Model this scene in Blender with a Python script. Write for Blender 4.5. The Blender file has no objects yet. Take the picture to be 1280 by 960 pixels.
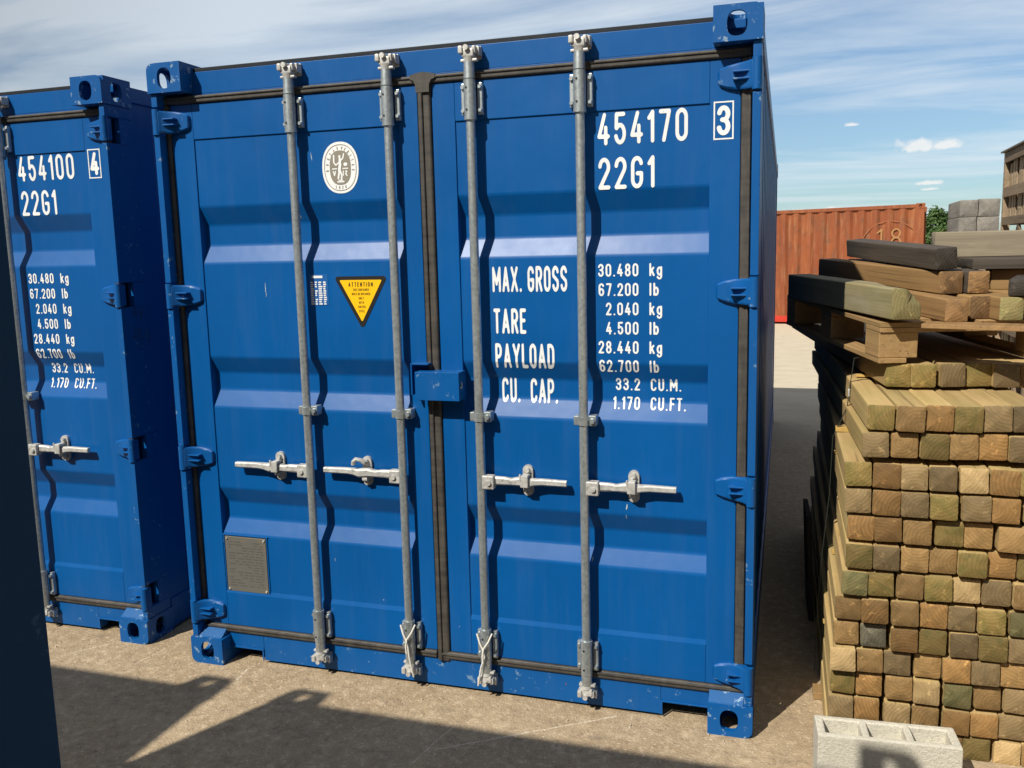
import bpy, bmesh, math, random
import numpy as np
from mathutils import Vector, Matrix, Euler
random.seed(7)
R_ = math.radians
scene = bpy.context.scene
col = scene.collection

# ------------------------------------------------------------------ camera, sky, sun, exposure
cam_d = bpy.data.cameras.new('camera')
cam_d.sensor_width = 36.0
cam_d.lens = 1067.816 / 1280 * 36
cam_d.shift_x = -(653.407 - 640) / 1280
cam_d.shift_y = (462.9 - 480) / 1280
cam_d.clip_start = 0.05
cam_d.clip_end = 3000
cam = bpy.data.objects.new('camera', cam_d)
col.objects.link(cam)
cam.location = (2.51925, -3.03362, 1.79476)
cam.rotation_euler = (1.433271, 0.0219553, 0.2951218)
scene.camera = cam

SUN_DIR = Vector((0.459, 0.892, -1.0)).normalized()      # the way the light travels
sun_d = bpy.data.lights.new('sun', 'SUN')
sun_d.energy = 5.0
sun_d.angle = R_(0.55)
sun_d.color = (1.0, 0.93, 0.81)
sun = bpy.data.objects.new('sun', sun_d)
col.objects.link(sun)
sun.location = (-6, -12, 14)
sun.rotation_euler = SUN_DIR.to_track_quat('-Z', 'Y').to_euler()

world = bpy.data.worlds.new('World')
scene.world = world
world.use_nodes = True
wn, wl = world.node_tree.nodes, world.node_tree.links
wn.clear()


def wnode(t, **kw):
    n = wn.new(t)
    for k, v in kw.items():
        setattr(n, k, v)
    return n


def wmath(op, a, b=None, c=None, clamp=False):
    n = wn.new('ShaderNodeMath')
    n.operation = op
    n.use_clamp = clamp
    for i, v in enumerate((a, b, c)):
        if v is None:
            continue
        if isinstance(v, (int, float)):
            n.inputs[i].default_value = v
        else:
            wl.new(v, n.inputs[i])
    return n.outputs[0]


sky = wnode('ShaderNodeTexSky', sky_type='NISHITA', sun_disc=False)
sky.sun_elevation = math.asin(-SUN_DIR.z)
sky.sun_rotation = math.atan2(-SUN_DIR.x, -SUN_DIR.y)
sky.air_density = 1.0
sky.dust_density = 0.35
sky.ozone_density = 1.0
tc = wnode('ShaderNodeTexCoord')
sep = wnode('ShaderNodeSeparateXYZ')
wl.new(tc.outputs['Generated'], sep.inputs[0])
dx, dy, dz = sep.outputs[0], sep.outputs[1], sep.outputs[2]
den = wmath('ADD', wmath('MAXIMUM', dz, 0.0), 0.13)
cmb = wnode('ShaderNodeCombineXYZ')
wl.new(wmath('DIVIDE', dx, den), cmb.inputs[0])
wl.new(wmath('DIVIDE', dy, den), cmb.inputs[1])
mp = wnode('ShaderNodeMapping')
mp.inputs['Rotation'].default_value = (0, 0, R_(18))
mp.inputs['Scale'].default_value = (0.42, 1.35, 1)
mp.inputs['Location'].default_value = (3.1, 1.7, 0)
wl.new(cmb.outputs[0], mp.inputs['Vector'])
nz = wnode('ShaderNodeTexNoise')
nz.inputs['Scale'].default_value = 1.15
nz.inputs['Detail'].default_value = 9
nz.inputs['Roughness'].default_value = 0.58
nz.inputs['Distortion'].default_value = 0.5
wl.new(mp.outputs[0], nz.inputs['Vector'])
# thin high cloud, thicker to the left of the container
left_bias = wmath('MULTIPLY_ADD', dx, -0.16, 0.070)
cirrus = wmath('MULTIPLY', wmath('ADD', wmath('SUBTRACT', nz.outputs['Fac'], 0.50), left_bias), 4.6, clamp=True)
# small fair-weather clouds low over the yard
nz2 = wnode('ShaderNodeTexNoise')
nz2.inputs['Scale'].default_value = 95
nz2.inputs['Detail'].default_value = 6
wl.new(tc.outputs['Generated'], nz2.inputs['Vector'])


def puff(az, el, ra, re):
    """soft cumulus of given angular size around one direction of the sky"""
    a = wmath('ARCTAN2', dx, dy)
    e = wmath('ARCSINE', dz)
    u = wmath('DIVIDE', wmath('SUBTRACT', a, az), ra)
    ev = wmath('SUBTRACT', e, el)
    v = wmath('DIVIDE', ev, re)
    v = wmath('MULTIPLY', v, wmath('ADD', 1.0, wmath('MULTIPLY', wmath('LESS_THAN', ev, 0.0), 1.2)))
    d = wmath('SQRT', wmath('ADD', wmath('MULTIPLY', u, u), wmath('MULTIPLY', v, v)))
    d = wmath('ADD', d, wmath('MULTIPLY', wmath('SUBTRACT', nz2.outputs['Fac'], 0.5), 1.9))
    return wmath('MULTIPLY', wmath('SUBTRACT', 1.0, d), 1.9, clamp=True)


PUFFS = []   # azimuth from +Y, elevation, half widths (radians), filled in below
PUFFS += [(0.1325, 0.0985, 0.0250, 0.0108), (0.1545, 0.0982, 0.0210, 0.0075), (0.1427, 0.0616, 0.0128, 0.0040), (0.1423, 0.0552, 0.0083, 0.0023),
          (0.0660, 0.1255, 0.0076, 0.0030), (0.0149, 0.0379, 0.0125, 0.0024), (0.0486, 0.0381, 0.0171, 0.0034), (0.1346, 0.0384, 0.0076, 0.0023)]
puffs = None
for p in PUFFS:
    q = puff(*p)
    puffs = q if puffs is None else wmath('MAXIMUM', puffs, q)
bg1 = wnode('ShaderNodeBackground')
bg1.inputs['Strength'].default_value = 0.10
low = wnode('ShaderNodeMapRange')
low.inputs['From Min'].default_value = 0.0
low.inputs['From Max'].default_value = 0.34
wl.new(dz, low.inputs['Value'])
tint = wnode('ShaderNodeMix', data_type='RGBA')
wl.new(low.outputs[0], tint.inputs[0])
tint.inputs[6].default_value = (0.47, 0.63, 0.78, 1)
tint.inputs[7].default_value = (1, 1, 1, 1)
skym = wnode('ShaderNodeMix', data_type='RGBA', blend_type='MULTIPLY')
skym.inputs[0].default_value = 1.0
wl.new(sky.outputs[0], skym.inputs[6])
wl.new(tint.outputs[2], skym.inputs[7])
wl.new(skym.outputs[2], bg1.inputs['Color'])
bg2 = wnode('ShaderNodeBackground')
bg2.inputs['Color'].default_value = (0.88, 0.95, 1.0, 1)
bg2.inputs['Strength'].default_value = 0.76
bg3 = wnode('ShaderNodeBackground')
bg3.inputs['Color'].default_value = (1.0, 0.98, 0.95, 1)
bg3.inputs['Strength'].default_value = 0.80
mx = wnode('ShaderNodeMixShader')
wl.new(wmath('MULTIPLY', cirrus, 0.70), mx.inputs[0])
wl.new(bg1.outputs[0], mx.inputs[1])
wl.new(bg2.outputs[0], mx.inputs[2])
mx2 = wnode('ShaderNodeMixShader')
wl.new(wmath('MULTIPLY', puffs, 0.75), mx2.inputs[0])
wl.new(mx.outputs[0], mx2.inputs[1])
wl.new(bg3.outputs[0], mx2.inputs[2])
# warm glow added overhead, out of view, to fill the ground shadows
warm_fill = wnode('ShaderNodeBackground')
warm_fill.inputs['Color'].default_value = (1.0, 0.87, 0.66, 1)
warm_fill.inputs['Strength'].default_value = 0.75
hi = wnode('ShaderNodeMapRange')
hi.inputs['From Min'].default_value = 0.55
hi.inputs['From Max'].default_value = 0.85
wl.new(dz, hi.inputs['Value'])
mx3 = wnode('ShaderNodeMixShader')
wl.new(wmath('MULTIPLY', hi.outputs[0], 0.22), mx3.inputs[0])
wl.new(mx2.outputs[0], mx3.inputs[1])
wl.new(warm_fill.outputs[0], mx3.inputs[2])
wo = wnode('ShaderNodeOutputWorld')
# unseen low sky beside and behind camera mixed with black to deepen shade
ahead = wnode('ShaderNodeMapRange')
ahead.inputs['From Min'].default_value = 0.35
ahead.inputs['From Max'].default_value = 0.80
wl.new(dy, ahead.inputs['Value'])
zen = wnode('ShaderNodeMapRange')
zen.inputs['From Min'].default_value = 0.45
zen.inputs['From Max'].default_value = 0.80
wl.new(dz, zen.inputs['Value'])
dark = wnode('ShaderNodeBackground')
dark.inputs['Color'].default_value = (0.0, 0.0, 0.0, 1)
mx4 = wnode('ShaderNodeMixShader')
wl.new(wmath('MULTIPLY_ADD', wmath('MAXIMUM', ahead.outputs[0], zen.outputs[0]), 0.74, 0.26), mx4.inputs[0])
wl.new(dark.outputs[0], mx4.inputs[1])
wl.new(mx3.outputs[0], mx4.inputs[2])
wl.new(mx4.outputs[0], wo.inputs[0])

vs = scene.view_settings
vs.view_transform = 'Standard'
vs.look = 'None'
vs.gamma = 1
vs.use_curve_mapping = False
vs.exposure = 0.27


# ------------------------------------------------------------------ material helpers
class NT:
    def __init__(self, name):
        self.m = bpy.data.materials.new(name)
        self.m.use_nodes = True
        self.n, self.l = self.m.node_tree.nodes, self.m.node_tree.links
        self.b = self.n['Principled BSDF']
        self.tc = self.n.new('ShaderNodeTexCoord')
        self.oi = None

    def sock(self, s, v):
        if isinstance(v, (int, float)):
            s.default_value = v
        elif isinstance(v, (tuple, list)):
            s.default_value = tuple(v) + ((1,) if len(v) == 3 and len(s.default_value) == 4 else ())
        else:
            self.l.new(v, s)

    def vec(self, scale=(1, 1, 1), src='Object', rnd=False, loc=(0, 0, 0)):
        m = self.n.new('ShaderNodeMapping')
        m.inputs['Scale'].default_value = scale
        m.inputs['Location'].default_value = loc
        v = self.tc.outputs[src]
        if rnd:
            a = self.n.new('ShaderNodeVectorMath')
            a.operation = 'ADD'
            s = self.n.new('ShaderNodeVectorMath')
            s.operation = 'SCALE'
            s.inputs[0].default_value = (17.3, 31.1, 9.7)
            self.l.new(self.rand(), s.inputs['Scale'])
            self.l.new(v, a.inputs[0])
            self.l.new(s.outputs[0], a.inputs[1])
            v = a.outputs[0]
        self.l.new(v, m.inputs['Vector'])
        return m.outputs[0]

    def rand(self):
        if self.oi is None:
            self.oi = self.n.new('ShaderNodeObjectInfo')
        return self.oi.outputs['Random']

    def noise(self, vec, scale=5, detail=4, rough=0.55, dist=0.0, out='Fac'):
        t = self.n.new('ShaderNodeTexNoise')
        t.inputs['Scale'].default_value = scale
        t.inputs['Detail'].default_value = detail
        t.inputs['Roughness'].default_value = rough
        t.inputs['Distortion'].default_value = dist
        self.l.new(vec, t.inputs['Vector'])
        return t.outputs[out]

    def voro(self, vec, scale=5, feature='F1', out='Distance', rnd=1.0):
        t = self.n.new('ShaderNodeTexVoronoi')
        t.feature = feature
        t.inputs['Scale'].default_value = scale
        t.inputs['Randomness'].default_value = rnd
        self.l.new(vec, t.inputs['Vector'])
        return t.outputs[out]

    def ramp(self, fac, stops):
        r = self.n.new('ShaderNodeValToRGB')
        e = r.color_ramp.elements
        while len(e) < len(stops):
            e.new(0.5)
        for i, (p, c) in enumerate(stops):
            e[i].position = p
            e[i].color = tuple(c) + (1,) if len(c) == 3 else c
        self.l.new(fac, r.inputs[0])
        return r.outputs[0]

    def step(self, fac, lo, hi):
        r = self.n.new('ShaderNodeMapRange')
        r.inputs['From Min'].default_value = lo
        r.inputs['From Max'].default_value = hi
        r.clamp = True
        self.l.new(fac, r.inputs['Value'])
        return r.outputs[0]

    def math(self, op, a, b=None, c=None):
        n = self.n.new('ShaderNodeMath')
        n.operation = op
        for i, v in enumerate((a, b, c)):
            if v is not None:
                self.sock(n.inputs[i], v)
        return n.outputs[0]

    def mix(self, fac, a, b, mode='MIX'):
        n = self.n.new('ShaderNodeMix')
        n.data_type = 'RGBA'
        n.blend_type = mode
        self.sock(n.inputs[0], fac)
        self.sock(n.inputs[6], a)
        self.sock(n.inputs[7], b)
        return n.outputs[2]

    def bump(self, h, strength=0.3, dist=0.01, prev=None):
        b = self.n.new('ShaderNodeBump')
        b.inputs['Strength'].default_value = strength
        b.inputs['Distance'].default_value = dist
        self.l.new(h, b.inputs['Height'])
        if prev is not None:
            self.l.new(prev, b.inputs['Normal'])
        return b.outputs[0]

    def done(self, color=None, rough=None, metal=None, normal=None, spec=None):
        if color is not None:
            self.sock(self.b.inputs['Base Color'], color)
        if rough is not None:
            self.sock(self.b.inputs['Roughness'], rough)
        if metal is not None:
            self.sock(self.b.inputs['Metallic'], metal)
        if spec is not None:
            self.sock(self.b.inputs['Specular IOR Level'], spec)
        if normal is not None:
            self.l.new(normal, self.b.inputs['Normal'])
        return self.m


def paint(name, base, rough=0.375, chip=0.0, chipcol=(0.35, 0.42, 0.5), dust=0.03, streak=True, spec=0.3):
    t = NT(name)
    v = t.vec()
    big = t.noise(v, 1.6, 5, 0.6)
    c = t.mix(t.step(big, 0.25, 0.75), tuple(x * 0.88 for x in base), tuple(min(1, x * 1.10) for x in base))
    # chalky dust film in vertical runs
    run = t.noise(t.vec((9, 9, 0.7)), 1.5, 6, 0.65)
    c = t.mix(t.math('MULTIPLY', t.step(run, 0.5, 0.8), dust), c, (0.36, 0.36, 0.36))
    if streak:
        s = t.noise(t.vec((26, 26, 2.6), loc=(3, 1, 7)), 1.0, 3, 0.5)
        s2 = t.noise(t.vec((2.2, 2.2, 2.2), loc=(5, 5, 5)), 1.0, 2, 0.5)
        f = t.math('MULTIPLY', t.step(s, 0.765, 0.79), t.step(s2, 0.52, 0.6))
        c = t.mix(t.math('MULTIPLY', f, 0.4), c, (0.50, 0.56, 0.62))
    ru = t.noise(t.vec((30, 30, 1.4), loc=(1, 6, 2)), 1.0, 4, 0.6)
    ru2 = t.noise(t.vec((1.5, 1.5, 1.1), loc=(8, 3, 3)), 1.0, 3, 0.5)
    fr = t.math('MULTIPLY', t.step(ru, 0.70, 0.78), t.step(ru2, 0.60, 0.68))
    if streak:
        c = t.mix(t.math('MULTIPLY', fr, 0.18), c, (0.10, 0.06, 0.04))
    if chip > 0:
        k = t.noise(t.vec((1, 1, 1), loc=(9, 2, 4)), 26, 5, 0.7)
        f = t.step(k, 0.66 - chip * 0.1, 0.69 - chip * 0.1)
        c = t.mix(f, c, chipcol)
        k2 = t.noise(t.vec((1, 1, 1), loc=(2, 8, 1)), 17, 5, 0.7)
        c = t.mix(t.step(k2, 0.69, 0.72), c, (0.16, 0.07, 0.035))
    r = t.math('ADD', rough - 0.06, t.math('MULTIPLY', t.noise(v, 7, 5, 0.6), 0.14))
    h1 = t.bump(t.noise(v, 3.2, 3, 0.55), 0.16, 0.02)
    h2 = t.bump(t.noise(v, 260, 3, 0.6), 0.11, 0.0022, h1)
    return t.done(c, r, 0.0, h2, spec)


BLUE = (0.0006, 0.080, 0.285)
SHADED_BLUE = (0.0006, 0.028, 0.085)  # container blue with the shade of the unlit wall darkened into the colour
M = {}
M['blue'] = paint('container_blue_paint', BLUE)
M['blue_worn'] = paint('worn_blue_paint', BLUE, 0.42, 0.35, (0.12, 0.22, 0.36))
M['casting'] = paint('chipped_casting_paint', BLUE, 0.42, 0.75, (0.20, 0.30, 0.42))
M['navy'] = paint('shaded_blue_container_paint', SHADED_BLUE, streak=False, spec=0.1)
M['navy_worn'] = paint('worn_shaded_blue_paint', SHADED_BLUE, 0.42, 0.12, (0.02, 0.06, 0.13), streak=False, spec=0.1)
M['blue_weld'] = paint('blue_weld_edge', (0.02, 0.10, 0.28), 0.4, 0.5, (0.25, 0.36, 0.5))
M['blue_dark'] = paint('dark_roof_lip', (0.004, 0.008, 0.014), 0.6, streak=False)


def rust_paint():
    t = NT('rusty_orange_paint')
    v = t.vec()
    a = t.noise(t.vec((1, 1, 0.25)), 2.2, 8, 0.7)
    c = t.mix(t.step(a, 0.35, 0.7), (0.27, 0.075, 0.02), (0.19, 0.043, 0.012))
    b = t.noise(t.vec((2, 2, 0.8), loc=(3, 3, 3)), 3.5, 9, 0.75)
    c = t.mix(t.math('MULTIPLY', t.step(b, 0.50, 0.62), 0.75), c, (0.125, 0.05, 0.024))
    d = t.noise(t.vec((3, 3, 0.4), loc=(7, 1, 1)), 4, 6, 0.7)
    c = t.mix(t.math('MULTIPLY', t.step(d, 0.52, 0.68), 0.55), c, (0.36, 0.17, 0.075))
    return t.done(c, 0.65, 0.0, t.bump(b, 0.25, 0.01))


M['orange'] = rust_paint()
M['orange_rail'] = paint('bright_red_rail_paint', (0.46, 0.035, 0.02), 0.5, 0.3, (0.2, 0.07, 0.03), streak=False)


def galv():
    t = NT('galvanised_steel')
    v = t.vec()
    a = t.voro(v, 95, out='Color')
    g = t.n.new('ShaderNodeRGBToBW')
    t.l.new(a, g.inputs[0])
    b = t.noise(t.vec((1, 1, 0.35)), 22, 6, 0.65)
    c = t.mix(g.outputs[0], (0.34, 0.39, 0.41), (0.53, 0.58, 0.59))
    c = t.mix(t.math('MULTIPLY', t.step(b, 0.5, 0.75), 0.55), c, (0.20, 0.205, 0.195))
    return t.done(c, t.math('ADD', 0.26, t.math('MULTIPLY', b, 0.3)), 0.72, t.bump(b, 0.2, 0.003))


M['galv'] = galv()


def zinc_dull():
    t = NT('pale_cast_zinc')
    b = t.noise(t.vec(), 40, 6, 0.7)
    c = t.mix(t.step(b, 0.3, 0.7), (0.33, 0.33, 0.315), (0.63, 0.63, 0.605))
    ru = t.noise(t.vec(loc=(6, 6, 6)), 24, 5, 0.7)
    c = t.mix(t.math('MULTIPLY', t.step(ru, 0.60, 0.70), 0.45), c, (0.20, 0.13, 0.07))
    d = t.noise(t.vec(loc=(3, 4, 5)), 60, 3, 0.6)
    c = t.mix(t.math('MULTIPLY', t.step(d, 0.6, 0.7), 0.6), c, (0.16, 0.15, 0.13))
    return t.done(c, 0.5, 0.3, t.bump(b, 0.3, 0.003))


M['zinc'] = zinc_dull()


def flat(name, c, rough=0.5, metal=0.0, var=0.12, scale=8):
    t = NT(name)
    n = t.noise(t.vec(), scale, 5, 0.6)
    cc = t.mix(n, tuple(x * (1 - var) for x in c), tuple(min(1, x * (1 + var)) for x in c))
    return t.done(cc, rough, metal)


def rubber():
    t = NT('weathered_door_rubber')
    n = t.noise(t.vec((30, 30, 6)), 1.0, 6, 0.7)
    m = t.noise(t.vec((6, 6, 40), loc=(1, 2, 3)), 1.0, 6, 0.7)
    c = t.mix(t.step(t.math('MULTIPLY', t.math('ADD', n, m), 0.5), 0.35, 0.65), (0.018, 0.017, 0.016), (0.080, 0.072, 0.060))
    return t.done(c, 0.62, 0.0, t.bump(n, 0.2, 0.003), 0.5)


M['rubber'] = rubber()
def worn_white():
    t = NT('white_vinyl_lettering')
    a = t.noise(t.vec(), 6, 5, 0.65)
    c = t.mix(t.step(a, 0.35, 0.7), (0.78, 0.80, 0.80), (0.66, 0.69, 0.71))
    b = t.noise(t.vec(loc=(4, 2, 8)), 130, 4, 0.7)
    c = t.mix(t.math('MULTIPLY', t.step(b, 0.66, 0.70), 0.8), c, (0.16, 0.25, 0.40))
    return t.done(c, 0.5)


M['white'] = worn_white()
M['logo_brown'] = flat('grey_brown_print', (0.23, 0.21, 0.17), 0.5)
M['yellow'] = flat('yellow_sticker', (0.86, 0.50, 0.006), 0.4, 0, 0.05)
M['black'] = flat('black_print', (0.012, 0.011, 0.010), 0.45)
M['sticker_blue'] = flat('pale_blue_sticker', (0.012, 0.10, 0.33), 0.35)
M['chalk'] = flat('faint_chalk', (0.035, 0.055, 0.11), 0.8)
M['chalk_yellow'] = flat('yellow_chalk', (0.33, 0.17, 0.062), 0.8)
M['chalk_faint'] = flat('faded_red_chalk', (0.29, 0.095, 0.036), 0.8)
M['chip_white'] = flat('scraped_primer', (0.42, 0.50, 0.58), 0.7)
M['wire'] = flat('pale_plastic_seal', (0.66, 0.64, 0.58), 0.5)
M['strap'] = flat('dark_plastic_band', (0.025, 0.03, 0.022), 0.45)


def plate_mat():
    t = NT('brushed_grey_plate')
    n = t.noise(t.vec((4, 1, 160)), 1.0, 4, 0.6)
    b = t.noise(t.vec(), 9, 5, 0.6)
    c = t.mix(n, (0.13, 0.128, 0.115), (0.19, 0.185, 0.165))
    c = t.mix(t.step(b, 0.55, 0.8), c, (0.22, 0.18, 0.12))
    return t.done(c, 0.5, 0.35)


M['plate'] = plate_mat()
M['plate_ink'] = flat('engraved_lines', (0.085, 0.083, 0.075), 0.6)


# ------------------------------------------------------------------ wood
def wood_side(name, a, b, dark=(0.1, 0.07, 0.04), green=0.0, rough=0.75):
    t = NT(name)
    g = t.noise(t.vec((34, 1.6, 34), rnd=True), 1.0, 6, 0.62, 0.6)
    c = t.mix(t.step(g, 0.3, 0.7), a, b)
    k = t.noise(t.vec((5, 1.5, 5), rnd=True, loc=(2, 2, 2)), 1.0, 4, 0.6)
    c = t.mix(t.math('MULTIPLY', t.step(k, 0.5, 0.75), 0.55), c, dark)
    if green:
        q = t.noise(t.vec((4, 2, 4), rnd=True, loc=(6, 1, 2)), 1.0, 5, 0.65)
        c = t.mix(t.math('MULTIPLY', t.step(q, 0.45, 0.7), green), c, (0.17, 0.19, 0.05))
    cr = t.noise(t.vec((75, 1.1, 75), rnd=True, loc=(3, 8, 1)), 1.0, 3, 0.55)
    c = t.mix(t.math('MULTIPLY', t.step(cr, 0.62, 0.70), 0.55), c, tuple(v * 0.45 for v in dark))
    pal = t.noise(t.vec((8, 2.5, 8), rnd=True, loc=(9, 9, 1)), 1.0, 6, 0.7)
    c = t.mix(t.math('MULTIPLY', t.step(pal, 0.56, 0.74), 0.35), c, tuple(min(1, v * 1.5) for v in a))
    hv = t.n.new('ShaderNodeHueSaturation')
    t.l.new(c, hv.inputs['Color'])
    t.l.new(t.math('MULTIPLY_ADD', t.rand(), 0.34, 0.80), hv.inputs['Value'])
    c = hv.outputs[0]
    fine = t.noise(t.vec((160, 5, 160), rnd=True), 1.0, 4, 0.6)
    n = t.bump(cr, 0.3, 0.003)
    n = t.bump(g, 0.35, 0.004, n)
    n = t.bump(fine, 0.25, 0.002, n)
    return t.done(c, rough, 0.0, n, 0.3)


def wood_end(name, a, b, patch, pf=0.6, rings=85, saw=0.0):
    """end grain: growth rings about a pith that differs from post to post, with stain patches"""
    t = NT(name)
    s = t.n.new('ShaderNodeSeparateXYZ')
    t.l.new(t.tc.outputs['Object'], s.inputs[0])
    r1 = t.rand()
    r2 = t.math('FRACT', t.math('MULTIPLY', r1, 37.7))
    r3 = t.math('FRACT', t.math('MULTIPLY', r1, 91.3))
    x = t.math('SUBTRACT', s.outputs[0], t.math('MULTIPLY_ADD', r2, 0.20, -0.055))
    z = t.math('SUBTRACT', s.outputs[2], t.math('MULTIPLY_ADD', r3, 0.20, -0.055))
    d = t.math('SQRT', t.math('ADD', t.math('MULTIPLY', x, x), t.math('MULTIPLY', z, z)))
    w = t.noise(t.vec((1, 0.05, 1), rnd=True), 22, 4, 0.6)
    d = t.math('ADD', d, t.math('MULTIPLY', w, 0.018))
    ring = t.math('MULTIPLY_ADD', t.math('SINE', t.math('MULTIPLY', d, rings * 6.283)), 0.5, 0.5)
    vis = t.math('MULTIPLY', ring, t.math('MULTIPLY_ADD', r2, 0.55, 0.2))
    c = t.mix(vis, a, b)
    p = t.noise(t.vec((1, 0.05, 1), rnd=True, loc=(4, 0, 9)), 14, 5, 0.6, 1.2)
    c = t.mix(t.math('MULTIPLY', t.step(p, 0.46, 0.62), pf), c, patch)
    p2 = t.noise(t.vec((1, 0.05, 1), rnd=True, loc=(1, 0, 3)), 30, 5, 0.7)
    c = t.mix(t.math('MULTIPLY', t.step(p2, 0.60, 0.68), 0.7), c, tuple(min(1, v * 1.9) for v in a))
    p3 = t.noise(t.vec((1, 0.05, 1), rnd=True, loc=(8, 0, 5)), 40, 4, 0.7, 0.8)
    c = t.mix(t.math('MULTIPLY', t.step(p3, 0.62, 0.72), 0.6), c, tuple(v * 0.35 for v in b))
    hv = t.n.new('ShaderNodeHueSaturation')
    t.l.new(c, hv.inputs['Color'])
    t.l.new(t.math('MULTIPLY_ADD', r3, 0.7, 0.60), hv.inputs['Value'])
    fine = t.noise(t.vec((1, 0.1, 1), rnd=True), 190, 3, 0.6)
    n = t.bump(ring, 0.15, 0.002)
    n = t.bump(fine, 0.35, 0.003, n)
    return t.done(hv.outputs[0], 0.72, 0.0, n, 0.35)


SIDE = wood_side('treated_timber_side', (0.44, 0.32, 0.15), (0.34, 0.235, 0.10), (0.24, 0.16, 0.075), 0.28)
ENDS = {
    'tan': wood_end('tan_end_grain', (0.26, 0.16, 0.062), (0.19, 0.112, 0.042), (0.145, 0.092, 0.034)),
    'rust-brown': wood_end('rust_brown_end_grain', (0.265, 0.15, 0.052), (0.185, 0.098, 0.032), (0.14, 0.085, 0.03), 0.5),
    'olive-green': wood_end('olive_end_grain', (0.205, 0.145, 0.047), (0.155, 0.108, 0.034), (0.115, 0.10, 0.026), 0.7),
    'grey-brown': wood_end('grey_brown_end_grain', (0.19, 0.133, 0.063), (0.14, 0.096, 0.045), (0.105, 0.077, 0.038), 0.5),
    'pale straw': wood_end('pale_end_grain', (0.38, 0.27, 0.13), (0.27, 0.18, 0.08), (0.22, 0.15, 0.055), 0.4),
    'dark mossy': wood_end('mossy_end_grain', (0.125, 0.108, 0.045), (0.088, 0.077, 0.034), (0.055, 0.06, 0.02), 0.6),
    'grey chalky': wood_end('grey_chalky_end_grain', (0.165, 0.15, 0.105), (0.115, 0.104, 0.072), (0.07, 0.066, 0.047), 0.6),
}
W_GREEN = wood_side('algae_green_timber', (0.36, 0.30, 0.17), (0.27, 0.22, 0.12), (0.40, 0.37, 0.30), 0.45)
W_GREENEND = wood_end('algae_green_end', (0.24, 0.20, 0.09), (0.17, 0.14, 0.06), (0.16, 0.16, 0.06), 0.5)
W_BROWN = wood_side('brown_timber', (0.30, 0.18, 0.075), (0.20, 0.115, 0.05), (0.11, 0.07, 0.035), 0.1)
W_BROWNEND = wood_end('brown_timber_end', (0.24, 0.14, 0.06), (0.16, 0.09, 0.04), (0.1, 0.06, 0.03))
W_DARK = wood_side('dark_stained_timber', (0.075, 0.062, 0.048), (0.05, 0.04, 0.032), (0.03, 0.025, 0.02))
W_DARKEND = wood_end('dark_stained_end', (0.065, 0.055, 0.045), (0.045, 0.038, 0.03), (0.03, 0.026, 0.022))
W_GREY = wood_side('silver_grey_timber', (0.30, 0.26, 0.19), (0.20, 0.17, 0.12), (0.12, 0.10, 0.075), 0.12)
W_PALLET = wood_side('pallet_wood', (0.36, 0.23, 0.105), (0.26, 0.16, 0.07), (0.14, 0.09, 0.045), 0.12)
W_SLATE = wood_side('grey_sleeper', (0.24, 0.225, 0.20), (0.16, 0.15, 0.135), (0.08, 0.075, 0.07))
W_CRATE = wood_side('weathered_crate_wood', (0.21, 0.155, 0.10), (0.14, 0.10, 0.065), (0.07, 0.05, 0.035))
W_CRATEPALE = wood_side('pale_crate_slat', (0.34, 0.26, 0.17), (0.24, 0.18, 0.115), (0.13, 0.095, 0.06))
W_STICK = wood_side('yellow_stick', (0.50, 0.34, 0.10), (0.40, 0.26, 0.08), (0.3, 0.2, 0.07))


# ------------------------------------------------------------------ mesh helpers
def link(o):
    col.objects.link(o)
    return o


def obj(name, bm, mat, parent=None, smooth=False, label=None):
    me = bpy.data.meshes.new(name)
    bm.to_mesh(me)
    bm.free()
    for m in (mat if isinstance(mat, (list, tuple)) else [mat]):
        me.materials.append(m)
    if smooth:
        me.polygons.foreach_set('use_smooth', [True] * len(me.polygons))
        try:
            me.set_sharp_from_angle(angle=R_(38))
        except Exception:
            pass
    o = link(bpy.data.objects.new(name, me))
    if smooth:
        wm = o.modifiers.new('weighted_normals', 'WEIGHTED_NORMAL')
        wm.keep_sharp = True
        wm.weight = 100
    if parent:
        o.parent = parent
    if label:
        o['label'] = label
    return o


def empty(name, loc=(0, 0, 0), rot=(0, 0, 0)):
    o = link(bpy.data.objects.new(name, None))
    o.empty_display_size = 0.1
    o.location = loc
    o.rotation_euler = rot
    return o


def tag(o, label=None, cat=None, group=None, kind=None):
    for k, v in (('label', label), ('category', cat), ('group', group), ('kind', kind)):
        if v:
            o[k] = v
    return o


def box(bm, x0, x1, y0, y1, z0, z1, bev=0.0, seg=2, mat=0):
    vs_ = [bm.verts.new((x, y, z)) for x in (x0, x1) for y in (y0, y1) for z in (z0, z1)]
    idx = ((0, 1, 3, 2), (4, 6, 7, 5), (0, 4, 5, 1), (2, 3, 7, 6), (0, 2, 6, 4), (1, 5, 7, 3))
    fs = [bm.faces.new([vs_[i] for i in f]) for f in idx]
    for f in fs:
        f.material_index = mat
    if bev > 0:
        es = list({e for f in fs for e in f.edges})
        r = bmesh.ops.bevel(bm, geom=es, offset=bev, segments=seg, affect='EDGES', profile=0.5, clamp_overlap=True)
        for f in r['faces']:
            f.material_index = mat
    return vs_


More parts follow.
